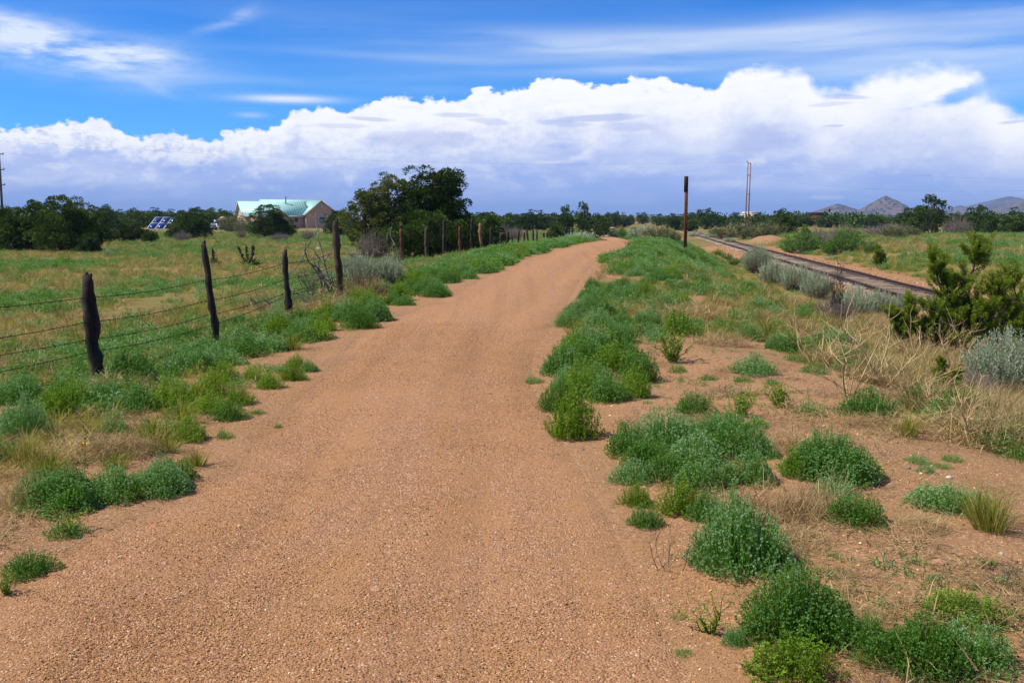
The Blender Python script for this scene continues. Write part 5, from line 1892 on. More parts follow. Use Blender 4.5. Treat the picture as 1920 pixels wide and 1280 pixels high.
TWIGLET['w'] = .2; TWIGLET['h'] = .2


def plant(me, px, py, wpx, hpx, label, name, cat, group=None, rz=None):
    p = at(px, py)
    k = p.y / F
    w = wpx * k
    p = Vector((p.x, p.y + w * .38, 0)); p.z = gz(p.x, p.y) - .005
    # seen from above, the depth of the clump adds to its height in the picture
    slope = CAMZ / max(p.y, .1)
    h = max(hpx * k - .45 * w * slope * .7, hpx * k * .45) * .95
    sx = 1.12 * w / me['w']
    o = link(name, me, None, p, random.uniform(0, 6.28) if rz is None else rz, (sx, sx, h / me['h']))
    return tag(o, label, cat, group)


W, Wc = 'weed_clump', 'weed'
G_SAND = 'seedling weeds on the bare sand right of the trail'
L_SAND = 'small green weed growing on bare sand between trail and dry grass'
G_RED = 'weeds of the dense patch along the right path edge'
L_RED = 'blue-green weed in the dense patch bulging onto the right path edge'
G_MID = 'weeds of the broad mat right of the near path'
L_MID = 'blue-green weed within the broad mat just right of the near path'
G_LV = 'weeds of the left path verge'
L_LV = 'green weed in the near left verge between fence and gravel path'
items = [
    # right foreground
    (MOUND_BIG[0], 1405, 1082, 192, 160, 'big round dense green weed mound beside the gravel, with brighter front', None),
    (MOUND_BIG[1], 1522, 1225, 215, 165, 'large dark blue-green weed mound at the bottom right, nearest to the path', None),
    (MOUND_Y[0], 1500, 1300, 190, 110, 'yellow-green weed spilling over the front of the bottom right mound', None),
    (MOUND_BIG[2], 1760, 1285, 200, 140, 'dark blue-green loose weed at the very bottom, right of the large mound', None),
    (MOUND[3], 1850, 1270, 150, 110, 'dark weed in the bottom right corner', None),
    (MOUND_Y[1], 1838, 1180, 170, 70, 'yellow-green sprawling weed above the bottom right corner', None),
    (MOUND[1], 1650, 1240, 120, 90, 'loose green weed joining the two bottom right mounds', None),
    (MOUND_BIG[1], 1578, 910, 180, 100, 'broad domed weed mound alone on the sand above the dry grass mat', None),
    (MOUND_Y[2], 1500, 900, 70, 60, 'yellowish drying weed on the left flank of the broad domed mound', None),
    (MOUND[0], 1185, 858, 105, 64, L_MID, G_MID), (MOUND[1], 1255, 846, 135, 82, L_MID, G_MID), (MOUND[2], 1310, 880, 120, 72, L_MID, G_MID),
    (MOUND[3], 1385, 862, 135, 78, L_MID, G_MID), (MOUND[4], 1415, 912, 95, 68, L_MID, G_MID), (MOUND[0], 1338, 925, 130, 70, L_MID, G_MID),
    (MOUND[1], 1192, 910, 92, 52, L_MID, G_MID), (MOUND[2], 1265, 906, 110, 60, L_MID, G_MID), (MOUND[3], 1220, 880, 100, 60, L_MID, G_MID),
    (MOUND[4], 1350, 820, 90, 44, L_MID, G_MID), (MOUND[2], 1290, 830, 80, 50, L_MID, G_MID), (MOUND[1], 1420, 860, 80, 60, L_MID, G_MID),
    (MOUND_Y[0], 1285, 972, 96, 76, 'yellow-green weed between the broad mat and the big round mound', None),
    (MOUND[2], 1330, 980, 70, 60, 'blue-green weed touching the left of the big round mound', None),
    (MOUND_Y[1], 1196, 952, 62, 46, 'small bright weed at the path edge below the broad mat', None),
    (MOUND[4], 1213, 992, 66, 46, 'small dark blue-green weed standing free at the path edge', None),
    (SPARSE[0], 1340, 1202, 84, 92, 'sparse upright yellow-green sprig left of the bottom right mound', None),
    (MOUND[3], 1382, 1214, 50, 44, 'small dark weed against the bottom right mound', None),
    (SPARSE[1], 1415, 1272, 44, 46, 'tiny sprig at the bottom edge left of the yellow-green weed', None),
    (LOW[0], 1284, 1232, 42, 16, 'flat seedling rosette on the gravel near the bottom', None),
    (LOW[1], 1276, 1164, 44, 14, 'small flat seedling on the gravel above the rosette', None),
    # patch bulging onto the path
    (MOUND_Y[1], 1075, 826, 92, 100, 'tall bright sprig at the lower tip of the dense patch on the path edge', None),
    (MOUND[0], 1055, 775, 84, 66, L_RED, G_RED), (MOUND_Y[2], 1092, 745, 90, 66, L_RED, G_RED), (MOUND[1], 1060, 706, 92, 62, L_RED, G_RED),
    (MOUND[2], 1108, 694, 100, 62, L_RED, G_RED), (MOUND_Y[0], 1150, 705, 98, 62, L_RED, G_RED), (MOUND[3], 1200, 718, 80, 62, L_RED, G_RED),
    (MOUND_Y[2], 1192, 748, 72, 60, L_RED, G_RED), (MOUND[4], 1140, 756, 80, 54, L_RED, G_RED), (MOUND[0], 1105, 662, 92, 52, L_RED, G_RED),
    (MOUND[1], 1150, 658, 82, 50, L_RED, G_RED), (TUFT[0], 1082, 640, 62, 52, L_RED, G_RED), (MOUND[2], 1120, 622, 72, 44, L_RED, G_RED),
    (MOUND[3], 1166, 645, 62, 40, L_RED, G_RED), (MOUND[4], 1128, 600, 66, 40, L_RED, G_RED), (MOUND[0], 1038, 700, 40, 30, L_RED, G_RED),
    (MOUND[1], 1120, 728, 90, 50, L_RED, G_RED), (MOUND[2], 1072, 735, 80, 50, L_RED, G_RED), (MOUND[4], 1180, 690, 80, 46, L_RED, G_RED), (MOUND_Y[1], 1075, 676, 80, 50, L_RED, G_RED),
    (TUFT[1], 1062, 615, 50, 36, 'grassy tuft alone on the gravel left of the weed patch', None),
    (LOW[2], 1000, 719, 38, 16, 'tiny dark weed alone on the gravel left of the dense patch', None),
    (MOUND[3], 1214, 622, 60, 42, 'blue-green weed left of the round bright weed on the upper bank', None),
    (MOUND_Y[2], 1276, 628, 74, 46, 'round bright weed at the top of the bare sand', None),
    (SPRIG[0], 1264, 684, 66, 66, 'bright leafy sprig standing alone on bare sand right of the dense patch', None),
    (LOW[0], 1232, 641, 52, 28, 'low weed above the bright leafy sprig', None),
    # on the bare sand
    (MOUND[0], 1420, 704, 84, 40, 'dark flat-topped weed alone in the middle of the bare sand', None),
    (SPRIG[1], 1470, 769, 60, 54, 'bright yellow-green sprig near the middle of the bare sand', None),
    (LOW[1], 1524, 782, 54, 34, 'low weed right of the bright yellow-green sprig', None),
    (SPRIG[2], 1395, 785, 58, 62, 'upright bright sprig above the broad mat of weeds', None),
    (LOW[2], 1390, 808, 112, 46, 'low sprawling weed behind the broad mat', None), (MOUND[4], 1308, 780, 76, 48, 'grey-green loose weed above the broad mat, left of the upright sprig', None),
    (MOUND[1], 1640, 786, 112, 60, 'dark weed below the tall dead stalks at right', None),
    (TUFT[2], 1712, 826, 74, 66, 'green grass tuft right of the dark weed and dead stalks', None),
    (MOUND_Y[0], 1812, 792, 116, 70, 'bright green weed below the small grey shrub at right', None),
    (MOUND[2], 1745, 772, 96, 54, 'dull green weed left of the bright weed at right', None),
    (MOUND[3], 1615, 990, 116, 66, 'loose dark weed below the broad domed mound', None),
    (LOW[0], 1575, 935, 84, 44, 'low green weed under the broad domed mound', None),
    (MOUND[0], 1800, 968, 150, 64, 'spreading green weed beside the tall grass at the right edge', None),
    (TUFT_TAN[0], 1885, 1012, 150, 116, 'tall green and tan grass clump at the right edge', None), (TUFT_TAN[1], 1850, 985, 90, 90, 'second tall grass clump left of the one at the right edge', None),
    (MOUND[4], 1492, 664, 76, 42, 'dark weed at the edge of the dry grass', None), (MOUND[2], 1450, 656, 30, 30, 'small dark round weed left of the dry grass edge', None),
    (LOW[1], 1530, 702, 54, 24, L_SAND, G_SAND), (LOW[2], 1498, 680, 60, 20, L_SAND, G_SAND), (LOW[0], 1450, 722, 24, 14, L_SAND, G_SAND), (LOW[1], 1277, 716, 14, 14, L_SAND, G_SAND),
    (LOW[0], 1272, 700, 32, 20, L_SAND, G_SAND), (LOW[1], 1395, 718, 34, 16, L_SAND, G_SAND), (LOW[2], 1330, 714, 36, 14, L_SAND, G_SAND), (LOW[0], 1448, 862, 40, 18, L_SAND, G_SAND),
    (LOW[2], 1725, 872, 44, 24, L_SAND, G_SAND), (LOW[0], 1740, 888, 36, 22, L_SAND, G_SAND), (LOW[1], 1790, 868, 46, 18, L_SAND, G_SAND), (LOW[2], 1768, 880, 40, 14, L_SAND, G_SAND),
    (LOW[0], 1566, 1046, 26, 14, L_SAND, G_SAND), (LOW[1], 1752, 1090, 24, 16, L_SAND, G_SAND), (LOW[2], 1580, 1072, 22, 12, L_SAND, G_SAND), (LOW[0], 1832, 1108, 30, 12, L_SAND, G_SAND), (LOW[1], 1680, 1080, 20, 10, L_SAND, G_SAND),
    (MOUND[3], 1565, 655, 90, 40, 'green weed among dry grass above the bare sand', None), (MOUND[1], 1610, 690, 100, 44, 'dull green weed in the dry grass left of the dead stalks', None),
    (TUFT[0], 1448, 640, 60, 54, 'green grass tuft at the lower edge of the green meadow', None), (TUFT[1], 1590, 640, 70, 50, 'grass tuft among the dry stalks', None),
    # left foreground
    (MOUND_BIG[0], 105, 962, 170, 84, 'bright green weed mass nearest on the left verge, with a yellow flower', None),
    (MOUND[1], 200, 945, 130, 74, 'green weed right of the yellow flower on the left verge', None),
    (MOUND_BIG[2], 285, 932, 130, 72, 'blue-green dense weed at the gravel edge on the left verge', None),
    (TUFT[2], 240, 944, 90, 50, 'grass blades in front of the blue-green weed on the left verge', None),
    (MOUND[3], 325, 905, 70, 50, 'blue-green weed at the right tip of the left verge mass', None), (MOUND[2], 55, 945, 110, 70, 'green weed at the left edge beside the weed mass', None),
    (TUFT[0], 362, 880, 70, 52, 'grass tuft leaning over the gravel at the left verge tip', None),
    (SPARSE[1], 112, 1012, 90, 64, 'sparse dark weed on gravel below the left verge mass', None), (LOW[2], 108, 1014, 78, 40, 'low dark weed around the sparse one on the left gravel', None),
    (MOUND[4], 40, 1085, 100, 52, 'loose blue-green weed at the left edge of the gravel', None), (SPRIG[0], 4, 1118, 40, 50, 'yellow-green sprig cut by the left edge', None),
    (MOUND_Y[0], 92, 792, 80, 70, 'bright green bushy weed below the first fence post, to its left', None), (MOUND_Y[1], 130, 770, 70, 60, 'fresh green weed next to the bright bushy one', None),
    (MOUND[0], 30, 830, 90, 90, 'dark shaded weed at the left edge', None), (TUFT_TAN[1], 30, 880, 110, 90, 'dark tangle of tall grass at the left edge', None), (LOW[0], 210, 812, 44, 40, 'single small weed on bare soil of the left verge', None),
    (TUFT[1], 270, 835, 110, 70, L_LV, G_LV), (MOUND[1], 245, 775, 90, 56, L_LV, G_LV), (MOUND_Y[2], 310, 770, 100, 62, L_LV, G_LV), (TUFT[2], 330, 800, 90, 60, L_LV, G_LV),
    (MOUND_Y[0], 385, 780, 80, 44, L_LV, G_LV), (MOUND_Y[1], 385, 745, 70, 50, L_LV, G_LV), (MOUND[2], 420, 790, 70, 40, L_LV, G_LV), (TUFT[0], 360, 760, 90, 60, L_LV, G_LV), (MOUND_Y[2], 440, 760, 60, 40, L_LV, G_LV),
    (TUFT[1], 300, 855, 90, 50, L_LV, G_LV), (MOUND_Y[1], 345, 830, 70, 50, L_LV, G_LV), (MOUND[3], 235, 720, 90, 60, L_LV, G_LV), (MOUND[4], 345, 700, 100, 50, L_LV, G_LV), (MOUND[0], 400, 690, 90, 44, L_LV, G_LV),
    (MOUND_Y[0], 415, 720, 70, 44, L_LV, G_LV), (MOUND_Y[2], 470, 720, 60, 36, L_LV, G_LV), (MOUND[1], 455, 672, 90, 40, L_LV, G_LV), (MOUND_Y[1], 500, 730, 50, 34, L_LV, G_LV), (MOUND_Y[0], 545, 715, 50, 36, L_LV, G_LV),
    (MOUND[2], 578, 698, 36, 24, 'small blue-green weed at the gravel edge, tip of the left verge', None), (MOUND_Y[2], 552, 690, 40, 26, L_LV, G_LV), (LOW[1], 416, 824, 34, 22, L_LV, G_LV), (LOW[2], 520, 802, 16, 10, 'tiny weed alone on the left gravel', None),
    (LOW[0], 480, 778, 30, 12, L_LV, G_LV), (LOW[0], 520, 700, 50, 20, L_LV, G_LV), (TUFT[2], 150, 830, 80, 60, L_LV, G_LV), (MOUND[3], 190, 760, 70, 44, L_LV, G_LV), (TUFT_TAN[0], 70, 900, 120, 70, L_LV, G_LV), (TUFT[0], 200, 890, 100, 50, L_LV, G_LV),
    (MOUND[4], 20, 760, 90, 60, L_LV, G_LV), (MOUND[0], 500, 662, 90, 40, L_LV, G_LV), (MOUND[1], 550, 645, 80, 40, L_LV, G_LV), (TUFT[1], 540, 660, 80, 46, L_LV, G_LV), (MOUND_Y[1], 585, 640, 70, 40, L_LV, G_LV)]
LANDMARKS = [(185, 716, 'first tall fence post'), (403, 651, 'second fence post'), (545, 594, 'third fence post'), (146, 905, 'yellow flower'), (362, 880, 'leaning grass tuft'),
             (92, 792, 'bushy weed under the first post'), (210, 812, 'single small weed on bare soil'), (578, 698, 'weed at the verge tip'),
             (1405, 1082, 'big round weed mound'), (1578, 910, 'broad domed weed mound'), (1075, 826, 'tall sprig on the path edge'), (1264, 684, 'leafy sprig alone on sand'),
             (1420, 704, 'flat-topped weed on the sand'), (1612, 772, 'tall tan dead stalks'), (1062, 615, 'tuft alone on the gravel'), (1762, 1058, 'flat reddish stone'), (1395, 785, 'upright bright sprig')]
seen_labels = {}


def own_label(me, px, py, w):
    'kind by look, then where it stands by the nearest landmark'
    look = 'grass tuft' if me in TUFT else 'tan grass clump' if me in TUFT_TAN else 'yellow-green weed' if me in MOUND_Y or me in SPRIG else 'flat seedling weed' if me in LOW else 'blue-green weed'
    size = 'small ' if w < 52 else 'broad ' if w > 92 else ''
    lx, ly, lm = min(LANDMARKS, key=lambda l: math.hypot(l[0] - px, 1.6 * (l[1] - py)))
    dx, dy = px - lx, py - ly
    far = 'well ' if math.hypot(dx, 1.6 * dy) > 110 else 'just '
    vert = 'below' if dy > 18 else 'above' if dy < -18 else ''
    side = 'right of' if dx > 22 else 'left of' if dx < -22 else ''
    where = (vert + ' and ' + side) if vert and side else (vert or side or 'touching')
    s = size + look + ' ' + far + where + ' the ' + lm
    seen_labels[s] = seen_labels.get(s, 0) + 1
    return s if seen_labels[s] == 1 else ORD[min(seen_labels[s], 12) - 1] + ' ' + s


for (me, px, py, w, h, label, grp) in items:
    if grp:
        label = own_label(me, px, py, w)
    tall = me in TUFT or me in TUFT_TAN
    plant(me, px, py, w, h, label, 'grass_clump' if tall else W, 'grass clump' if tall else Wc, grp)

for (me, px, py, w, h, label, grp) in [
        (STRAW[0], 1455, 985, 170, 84, 'tan mat of dead grass between the big round mound and the loose dark weed', None),
        (STRAW[1], 1540, 975, 120, 70, 'dead grass mat with pale stalks below the broad domed mound', None),
        (STRAW[2], 1500, 1035, 150, 50, 'brown dead grass litter right of the big round mound', None),
        (STRAW[0], 1490, 850, 120, 48, 'grey-tan dead grass heap left of the broad domed mound', None),
        (STRAW[1], 1290, 600, 130, 30, 'dead grass behind the round bright weed on the upper bank', None),
        (STRAW[2], 1360, 650, 110, 30, 'brown dead grass at the top of the bare sand', None),
        (STRAW[0], 1660, 810, 150, 36, 'grey dead litter under the dark weed and dead stalks', None),
        (STRAW[1], 1800, 830, 220, 60, 'grey-tan dead grass below the bright green weed at right', None),
        (STRAW[2], 1890, 850, 180, 90, 'dead grass heap at the right edge', None), (STRAW[0], 1740, 1000, 110, 40, 'dark dead litter left of the tall grass clumps', None),
        (STRAW[1], 1650, 1190, 150, 40, 'dead grass litter above the two bottom right mounds', None),
        (STRAW[2], 130, 870, 170, 60, 'tan dead grass in the middle of the left verge', None), (STRAW[0], 220, 860, 130, 50, 'dead grass right of the middle of the left verge', None),
        (STRAW[1], 180, 740, 140, 40, 'dead grass below the first fence post', None), (STRAW[2], 20, 960, 90, 60, 'dead grass at the left edge beside the weed mass', None),
        (STRAW[0], 670, 560, 90, 44, 'dry grass around the foot of the fourth fence post', None), (STRAW[1], 610, 590, 110, 40, 'dry grass in front of the fourth fence post', None), (STRAW[1], 700, 556, 80, 30, 'dry grass in front of the sagebrush by the fence', None)]:
    plant(me, px, py, w, h, label, 'dry_grass', 'dry grass', grp)
for (me, px, py, w, h, label) in [
        (SKEL[0], 1612, 772, 170, 190, 'tall tan dead stalks rising over the dark weed at right'), (SKEL[1], 1680, 735, 190, 170, 'tan branching dead stalks left of the young juniper'),
        (SKEL[2], 1855, 850, 150, 150, 'tan dead stalk leaning at the right edge, below the sagebrush'), (SKEL[0], 1810, 720, 90, 120, 'dense brown dead stalks between young juniper and sagebrush'),
        (SKEL[1], 1580, 950, 46, 80, 'pale upright dead stalk in the dead grass mat'), (SKEL[2], 1655, 855, 40, 44, 'single pale stalk above the broad domed mound'),
        (SKEL[2], 1285, 618, 80, 60, 'pale dead stalks behind the round bright weed'), (SKEL[0], 1540, 690, 130, 90, 'thin dead stalks in the dry grass slope'),
        (SKEL[1], 1740, 700, 110, 110, 'tan dead stalks under the small sprawling juniper'), (SKEL[2], 1760, 790, 150, 110, 'dead stalks crossing the dull green weed'),
        (SKEL[1], 1905, 1190, 70, 90, 'grey dead stalk at the right edge near the bottom')]:
    plant(me, px, py, w, h, label, 'dead_stalks', 'dead stalks')
plant(TWIGLET, 1258, 1080, 76, 84, 'thin dark dead twig standing in the gravel left of the big round mound', 'dead_twig', 'dead twig')
plant(TWIGLET, 1310, 960, 60, 70, 'thin dead twig beside the small path-edge weeds', 'dead_twig', 'dead twig')


def yellow_flower():
    p = at(146, 905)
    root = link('yellow_flower', None, None, (p.x, p.y + .1, p.z + .02))
    tag(root, 'small yellow flower in the bright weed mass on the left verge', 'flower')
    r = np.random.default_rng(9)
    mb = MB(); mb.tube([(0, 0, 0), (.01, 0, .12), (0, 0, .2)], .002, 4)
    link('stem', mb.mesh('stem', M['sprig']), root)
    mb = MB(); a = np.arange(14) * 2.4
    D = np.stack([np.cos(a), np.sin(a), .5 + .3 * r.random(14)], 1)
    mb.leaves(np.zeros((14, 3)) + [0, 0, .2] + r.normal(size=(14, 3)) * .006, D, .022, .012, .5, r)
    link('petals', mb.mesh('petals', M['yellow']), root)


yellow_flower()


# ---- the verges: continuous rows of low weeds, one object each
def verge(n, y0, y1, side, dmin, dmax, label, group, seed, meshes, smin, smax, hk=1.0, power=1.0):
    r = np.random.default_rng(seed)
    c = 0
    while c < n:
        y = y0 + (y1 - y0) * r.random() ** power
        d = r.uniform(dmin, dmax)
        x = float(ev(T_XL, y)) - d if side < 0 else float(ev(T_XR, y)) + d
        if side > 0 and dmax > 1 and vnoise(x / 1.1, y / 1.8, seed) < .45: continue
        s = r.uniform(smin, smax)
        me = meshes[r.integers(len(meshes))]
        z = gz(x, y)
        o = link(W, me, None, (x, y, z - .01), r.uniform(0, 6.28), (s, s, s * hk * r.uniform(.75, 1.25)))
        tag(o, label, Wc, group)
        c += 1


MIXV = MOUND + MOUND_Y[:1]
verge(60, 13.2, 24, -1, -.05, 1.15, 'low blue-green weed in the continuous strip along the left path edge', 'weeds of the strip along the left path edge', 501, MIXV, .75, 1.25, .95, 1.1)
verge(22, 13, 24, -1, .9, 2.2, 'low weed between the left strip and the fence posts', 'weeds between the left strip and the fence', 502, MIXV + TUFT[:1], .6, 1.15, .8, 1.1)
verge(80, 13.4, 24, 1, .1, 4.0, 'low green weed in the meadow between trail and rusty post', 'weeds of the green meadow right of the trail', 503, MIXV + TUFT[:1], .6, 1.25, .66, 1.0)
verge(30, 14, 20, 1, .0, .8, 'green weed along the right path edge below the meadow', 'weeds of the right path edge', 504, MIXV, .6, 1.0, .9)


# ---- masses nobody could count, scattered by geometry nodes
def scatter(name, label, P, rot, scl, idx, meshes):
    me = bpy.data.meshes.new(name)
    P = np.asarray(P, np.float32)
    me.vertices.add(len(P)); me.vertices.foreach_set('co', P.ravel())
    for nm, typ, dat, key in (('rot', 'FLOAT_VECTOR', rot, 'vector'), ('scl', 'FLOAT_VECTOR', scl, 'vector'), ('idx', 'INT', idx, 'value')):
        a = me.attributes.new(nm, typ, 'POINT')
        a.data.foreach_set(key, np.asarray(dat, np.int32 if typ == 'INT' else np.float32).ravel())
    me.update()
    o = link(name, me)
    tag(o, label, None, None, 'stuff')
    ng = bpy.data.node_groups.new(name, 'GeometryNodeTree')
    ng.interface.new_socket('Geometry', in_out='INPUT', socket_type='NodeSocketGeometry')
    ng.interface.new_socket('Geometry', in_out='OUTPUT', socket_type='NodeSocketGeometry')
    gi = ng.nodes.new('NodeGroupInput'); go = ng.nodes.new('NodeGroupOutput')
    iop = ng.nodes.new('GeometryNodeInstanceOnPoints')
    join = ng.nodes.new('GeometryNodeJoinGeometry')
    for m in meshes:
        so = bpy.data.objects.new(name + '_piece', m)      # not linked to the scene: only a source of geometry
        oi = ng.nodes.new('GeometryNodeObjectInfo'); oi.inputs['Object'].default_value = so
        oi.inputs['As Instance'].default_value = True
        ng.links.new(oi.outputs['Geometry'], join.inputs[0])
    def named(nm, typ):
        n = ng.nodes.new('GeometryNodeInputNamedAttribute'); n.data_type = typ
        n.inputs[0].default_value = nm
        return n.outputs[0]
    ng.links.new(gi.outputs[0], iop.inputs['Points'])
    ng.links.new(join.outputs[0], iop.inputs['Instance'])
    iop.inputs['Pick Instance'].default_value = True
    ng.links.new(named('idx', 'INT'), iop.inputs['Instance Index'])
    ng.links.new(named('rot', 'FLOAT_VECTOR'), iop.inputs['Rotation'])
    ng.links.new(named('scl', 'FLOAT_VECTOR'), iop.inputs['Scale'])
    ng.links.new(iop.outputs[0], go.inputs[0])
    md = o.modifiers.new('scatter', 'NODES'); md.node_group = ng
    return o


def fan(n, rmin, rmax, amin, amax, r, power=1.0):
    a = np.radians(r.uniform(amin, amax, n)); d = rmin + (rmax - rmin) * r.random(n) ** power
    return np.sin(a) * d, np.cos(a) * d


def finish(name, label, x, y, r, idx, meshes, s0, s1, hk=1.0, sx=None, sink=.01, tilt=.12):
    n = len(x)
    z = ground(x, y) - sink
    s = r.uniform(s0, s1, n) if sx is None else sx * r.uniform(s0, s1, n)
    rot = np.stack([r.normal(0, tilt, n), r.normal(0, tilt, n), r.random(n) * 6.283], 1)
    scatter(name, label, np.stack([x, y, z], 1), rot, np.stack([s, s, s * hk * r.uniform(.7, 1.3, n)], 1), idx, meshes)


FT = [tuft_mesh(200 + i, 56, .18, .0036, 1.0, .4, a, b, M['grass'], rad=.10) for i, (a, b) in enumerate([(.1, .6), (.2, .72), (.35, .88), (.5, 1.0)])]
FS = [tuft_mesh(206 + i, 26, .20, .006, 1.1, .45, .1, .95, M['straw'], 'dry_grass', rad=.10) for i in range(2)]
FM = [mound_mesh(210 + i, .15, .10, 80, 5, .017, M['mound'], 5, loose=.25) for i in range(2)]
FIELD = FT + FS + FM            # 0..3 green to tan tufts, 4..5 straw, 6..7 forbs


def field_index(x, y, r, green=.5, forbs=.35):
    g = fbm(x / 4.0, y / 6.0, 60, 3) + .35 * (fbm(x / 1.2, y / 1.5, 61, 2) - .5)
    n = len(x)
    u = r.random(n)
    gi = np.clip((g - .5) * 2.2 + green, .08, .85)
    is_green = u < gi
    forb = r.random(n) < np.clip((fbm(x / 2.5, y / 4.0, 62, 2) - .54) * 4, .02, forbs)
    idx = np.where(is_green, np.where(forb, 6 + r.integers(0, 2, n), r.integers(0, 2, n)), np.where(r.random(n) < .55, 2 + r.integers(0, 2, n), 4 + r.integers(0, 2, n)))
    return idx


def build_grass():
    r = np.random.default_rng(71)
    # field beyond the fence
    x, y = fan(66000, 4, 150, -43, 24, r, 1.25)
    xl = ev(T_XL, y)
    keep = (xl - x > 1.0 + .5 * r.random(len(x))) & (fbm(x / 2.2, y / 2.8, 63, 3) > .33 + .06 * r.normal(size=len(x)))
    x, y = x[keep], y[keep]
    d = np.hypot(x, y)
    finish('field_grass', 'grass and low herbs of the open field beyond the fence', x, y, r, field_index(x, y, r, .30, .12), FIELD, .65, 1.3, .85, 1 + d / 110)
    # verge between fence and gravel
    x, y = fan(9000, 4.2, 46, -34, 12, r, 1.1)
    xl = ev(T_XL, y)
    keep = (xl - x > .08) & (xl - x < 2.0) & (fbm(x / .9, y / .9, 64, 3) > .42) & ((y > 12) | (x < -2.6))
    x, y = x[keep], y[keep]
    finish('verge_grass', 'grass and herbs of the left verge', x, y, r, field_index(x, y, r, .52, .25), FIELD, .5, 1.0, .8)
    # right bank and slope down to the railway
    x, y = fan(31000, 5, 62, -4, 44, r, 1.0)
    xr = ev(T_XR, y); q = rail_x(y) - x
    d = x - xr
    lim = np.where(y > 13.2, .15, 2.7 + .5 * fbm(x, y, 65, 2))
    keep = (d > lim) & (q > 1.7) & (fbm(x / 1.1, y / 1.3, 66, 3) > .36)
    x, y, d = x[keep], y[keep], d[keep]
    idx = field_index(x, y, r, .40)
    dry = r.random(len(x)) < np.clip((d - 2.6) / 1.6, 0, .78)
    idx = np.where(dry, np.where(r.random(len(x)) < .75, 4 + r.integers(0, 2, len(x)), 3), idx)
    finish('bank_grass', 'green and dry grass on the bank between trail and railway', x, y, r, idx, FIELD, .7, 1.35, 1.0)
    # taller straw on the slope at right
    x, y = fan(3300, 5.0, 30, 14, 44, r, .9)
    xr = ev(T_XR, y); q = rail_x(y) - x
    keep = (x - xr > 3.0) & (q > 2.2) & (fbm(x / 1.6, y / 1.6, 67, 2) > .40)
    x, y = x[keep], y[keep]
    finish('tall_dry_grass', 'tall dry straw on the slope above the railway', x, y, r, r.integers(0, 3, len(x)), STRAW_UP, .6, 1.15, .9)
    # beyond the rails
    x, y = fan(30000, 22, 150, 2, 40, r, 1.1)
    q = x - rail_x(y)
    heap = np.exp(-(((x - 24.2) / 1.6) ** 2 + ((y - 95) / 2.3) ** 2))
    keep = (q > 2.6 + 1.2 * r.random(len(x))) & (fbm(x / 2.2, y / 3.0, 68, 3) > .42) & (heap < .35)
    x, y = x[keep], y[keep]
    d = np.hypot(x, y)
    idx = field_index(x, y, r, .38)
    near_track = (x - rail_x(y) < 6) & (r.random(len(x)) < .6)
    idx = np.where(near_track, 4 + r.integers(0, 2, len(x)), idx)
    finish('far_bank_grass', 'grass and low scrub on the bank beyond the railway', x, y, r, idx, FIELD, .8, 1.6, 1.0, 1 + d / 110)
    # seedlings and dead bits on the bare sand
    x, y = fan(2200, 3.4, 15, 4, 32, r, 1.0)
    xr = ev(T_XR, y)
    keep = (x - xr > .25) & (x - xr < 4) & (fbm(x / .6, y / .6, 69, 2) > .56)
    x, y = x[keep], y[keep]
    finish('seedlings', 'tiny green seedlings on the bare sand', x, y, r, np.zeros(len(x), int), [mound_mesh(220, .05, .025, 16, 3, .012, M['mound'], 3, loose=.3)], .5, 1.3)
    # small mats of dead grass between the weeds
    mats = [straw_mat_mesh(240 + i, 120, .16, .05, M['straw'], .0036, .11, 'dry_grass') for i in range(3)] + [straw_mat_mesh(244, 90, .14, .04, M['dark_twig'], .0026, .10, 'dry_grass')]
    x, y = fan(1500, 3.4, 17, -34, 34, r, 1.0)
    xr = ev(T_XR, y); xl = ev(T_XL, y)
    off = np.maximum(xl - x, x - xr)
    keep = (off > .35) & (off < 5.5) & (fbm(x / 1.1, y / 1.1, 73, 3) > .49)
    x, y = x[keep], y[keep]
    finish('dead_grass_mats', 'small mats of dead grass lying between the weeds', x, y, r, r.integers(0, 4, len(x)), mats, .6, 1.5, .9, None, 0, .05)
    lit = [straw_mat_mesh(225 + i, 7, .07, .006, M['straw'], .0022, .09, 'litter') for i in range(3)] + [straw_mat_mesh(229, 7, .07, .006, M['dark_twig'], .002, .08, 'litter')]
    x, y = fan(16000, 3.2, 18, -34, 34, r, 1.0)
    xr = ev(T_XR, y); xl = ev(T_XL, y)
    off = np.maximum(xl - x, x - xr)
    keep = (off > .15) & (fbm(x / .8, y / .8, 70, 3) > .50 - .05 * r.random(len(x)))
    x, y = x[keep], y[keep]
    finish('straw_litter', 'scattered dead stalks lying on the soil', x, y, r, r.integers(0, 4, len(x)), lit, .6, 1.4, 1.0, None, 0, .05)


build_grass()


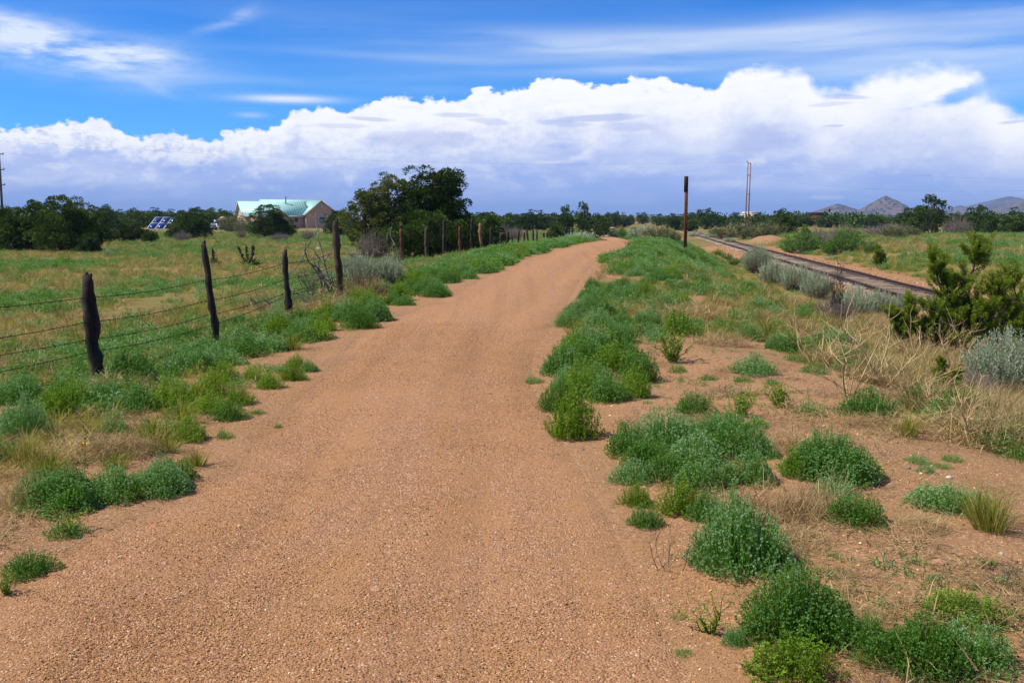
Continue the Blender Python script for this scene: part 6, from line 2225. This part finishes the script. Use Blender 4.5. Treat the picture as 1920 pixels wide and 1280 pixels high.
def build_far_verge():
    r = np.random.default_rng(81)
    LV = [mound_mesh(230 + i, .25, .2, 150, 6, .032, M['mound'], 5, loose=.2) for i in range(3)] + [mound_mesh(234, .22, .22, 110, 8, .032, M['sprig'], 4, .55, .2)]
    y = 23 + 18.5 * r.random(420) ** 1.1; x = ev(T_XL, y) - r.uniform(-.05, 2.0, 420)
    y2 = 23 + 24 * r.random(700); x2 = ev(T_XR, y2) + r.uniform(.05, 3.0, 700)
    keep = fbm(x2 / 1.0, y2 / 1.9, 83, 3) > .47
    x = np.concatenate([x, x2[keep]]); y = np.concatenate([y, y2[keep]])
    finish('far_verge_weeds', 'low blue-green weeds lining both sides of the trail up to its crest', x, y, r, r.integers(0, 4, len(x)), LV, .75, 1.3, .68)
    y = np.concatenate([r.uniform(95, 200, 260)]); x = np.where(r.random(260) < .5, ev(T_XL, y) - r.uniform(.6, 4, 260), ev(T_XR, y) + r.uniform(0, 3, 260))
    finish('distant_verge_weeds', 'low weeds beside the far bend of the trail', x, y, r, r.integers(0, 4, len(x)), LV, .9, 1.7, .8)


build_far_verge()


def build_gravel():
    import bmesh
    r = np.random.default_rng(91)
    peb = []
    for i in range(6):
        bm = bmesh.new()
        bmesh.ops.create_icosphere(bm, subdivisions=1, radius=1)
        for v in bm.verts:
            v.co *= 1 + .22 * r.normal()
            v.co.z *= .7
        me = bpy.data.meshes.new('pebble'); bm.to_mesh(me); bm.free()
        me.materials.append(M['pebble'])
        peb.append(me)
    x, y = fan(680000, 2.6, 14.5, -34, 28, r, 1.0)
    xl, xr = ev(T_XL, y), ev(T_XR, y)
    e = np.minimum(x - xl, xr - x)
    dens = .40 + 1.5 * (fbm(x * 1.1, y * .35, 92, 3) - .5) + .9 * (fbm(x / .5, y / .5, 93, 2) - .5)
    keep = (e > -.9) & (r.random(len(x)) < np.clip(dens, .08, .95) * np.where(e < .1, np.exp(-(.1 - e) * 3.2), 1))
    x, y, e = x[keep], y[keep], e[keep]
    n = len(x)
    size = .0020 + .0028 * r.random(n) ** 2.4 + .003 * (r.random(n) < .02)
    z = ground(x, y) + np.maximum(np.where(e > 0, path_lift(e), 0), -.03 * sm(.12, .4, e)) + .0016
    rot = np.stack([r.normal(0, .5, n), r.normal(0, .5, n), r.random(n) * 6.283], 1)
    scatter('gravel', 'loose pinkish crushed gravel lying on the path', np.stack([x, y, z], 1), rot, np.stack([size, size * r.uniform(.6, 1, n), size * r.uniform(.6, 1, n)], 1), r.integers(0, 6, n), peb)
    x, y = fan(200000, 3.0, 16, -32, 33, r, 1.0)
    xl, xr = ev(T_XL, y), ev(T_XR, y)
    off = np.maximum(xl - x, x - xr)
    keep = (off > .05) & (off < 5.0) & (fbm(x / .7, y / .7, 95, 3) > .40)
    x, y = x[keep], y[keep]
    n = len(x)
    size = .002 + .004 * r.random(n) ** 3 + .008 * (r.random(n) < .012)
    rot = np.stack([r.normal(0, .5, n), r.normal(0, .5, n), r.random(n) * 6.283], 1)
    scatter('soil_pebbles', 'small pebbles on the bare sandy soil beside the path', np.stack([x, y, ground(x, y)], 1), rot, np.stack([size, size * .9, size * .8], 1), r.integers(0, 6, n), peb)
    # stones of the track bed
    x = r.uniform(-2.3, 2.3, 9000); y = r.uniform(16, 90, 9000)
    x = x + rail_x(y)
    n = len(x); size = .018 + .03 * r.random(n) ** 2
    scatter('track_ballast', 'old stony ballast between the sleepers', np.stack([x, y, ground(x, y) + .005], 1), np.stack([r.normal(0, .5, n)] * 3, 1), np.stack([size] * 3, 1), r.integers(0, 6, n), peb)


build_gravel()
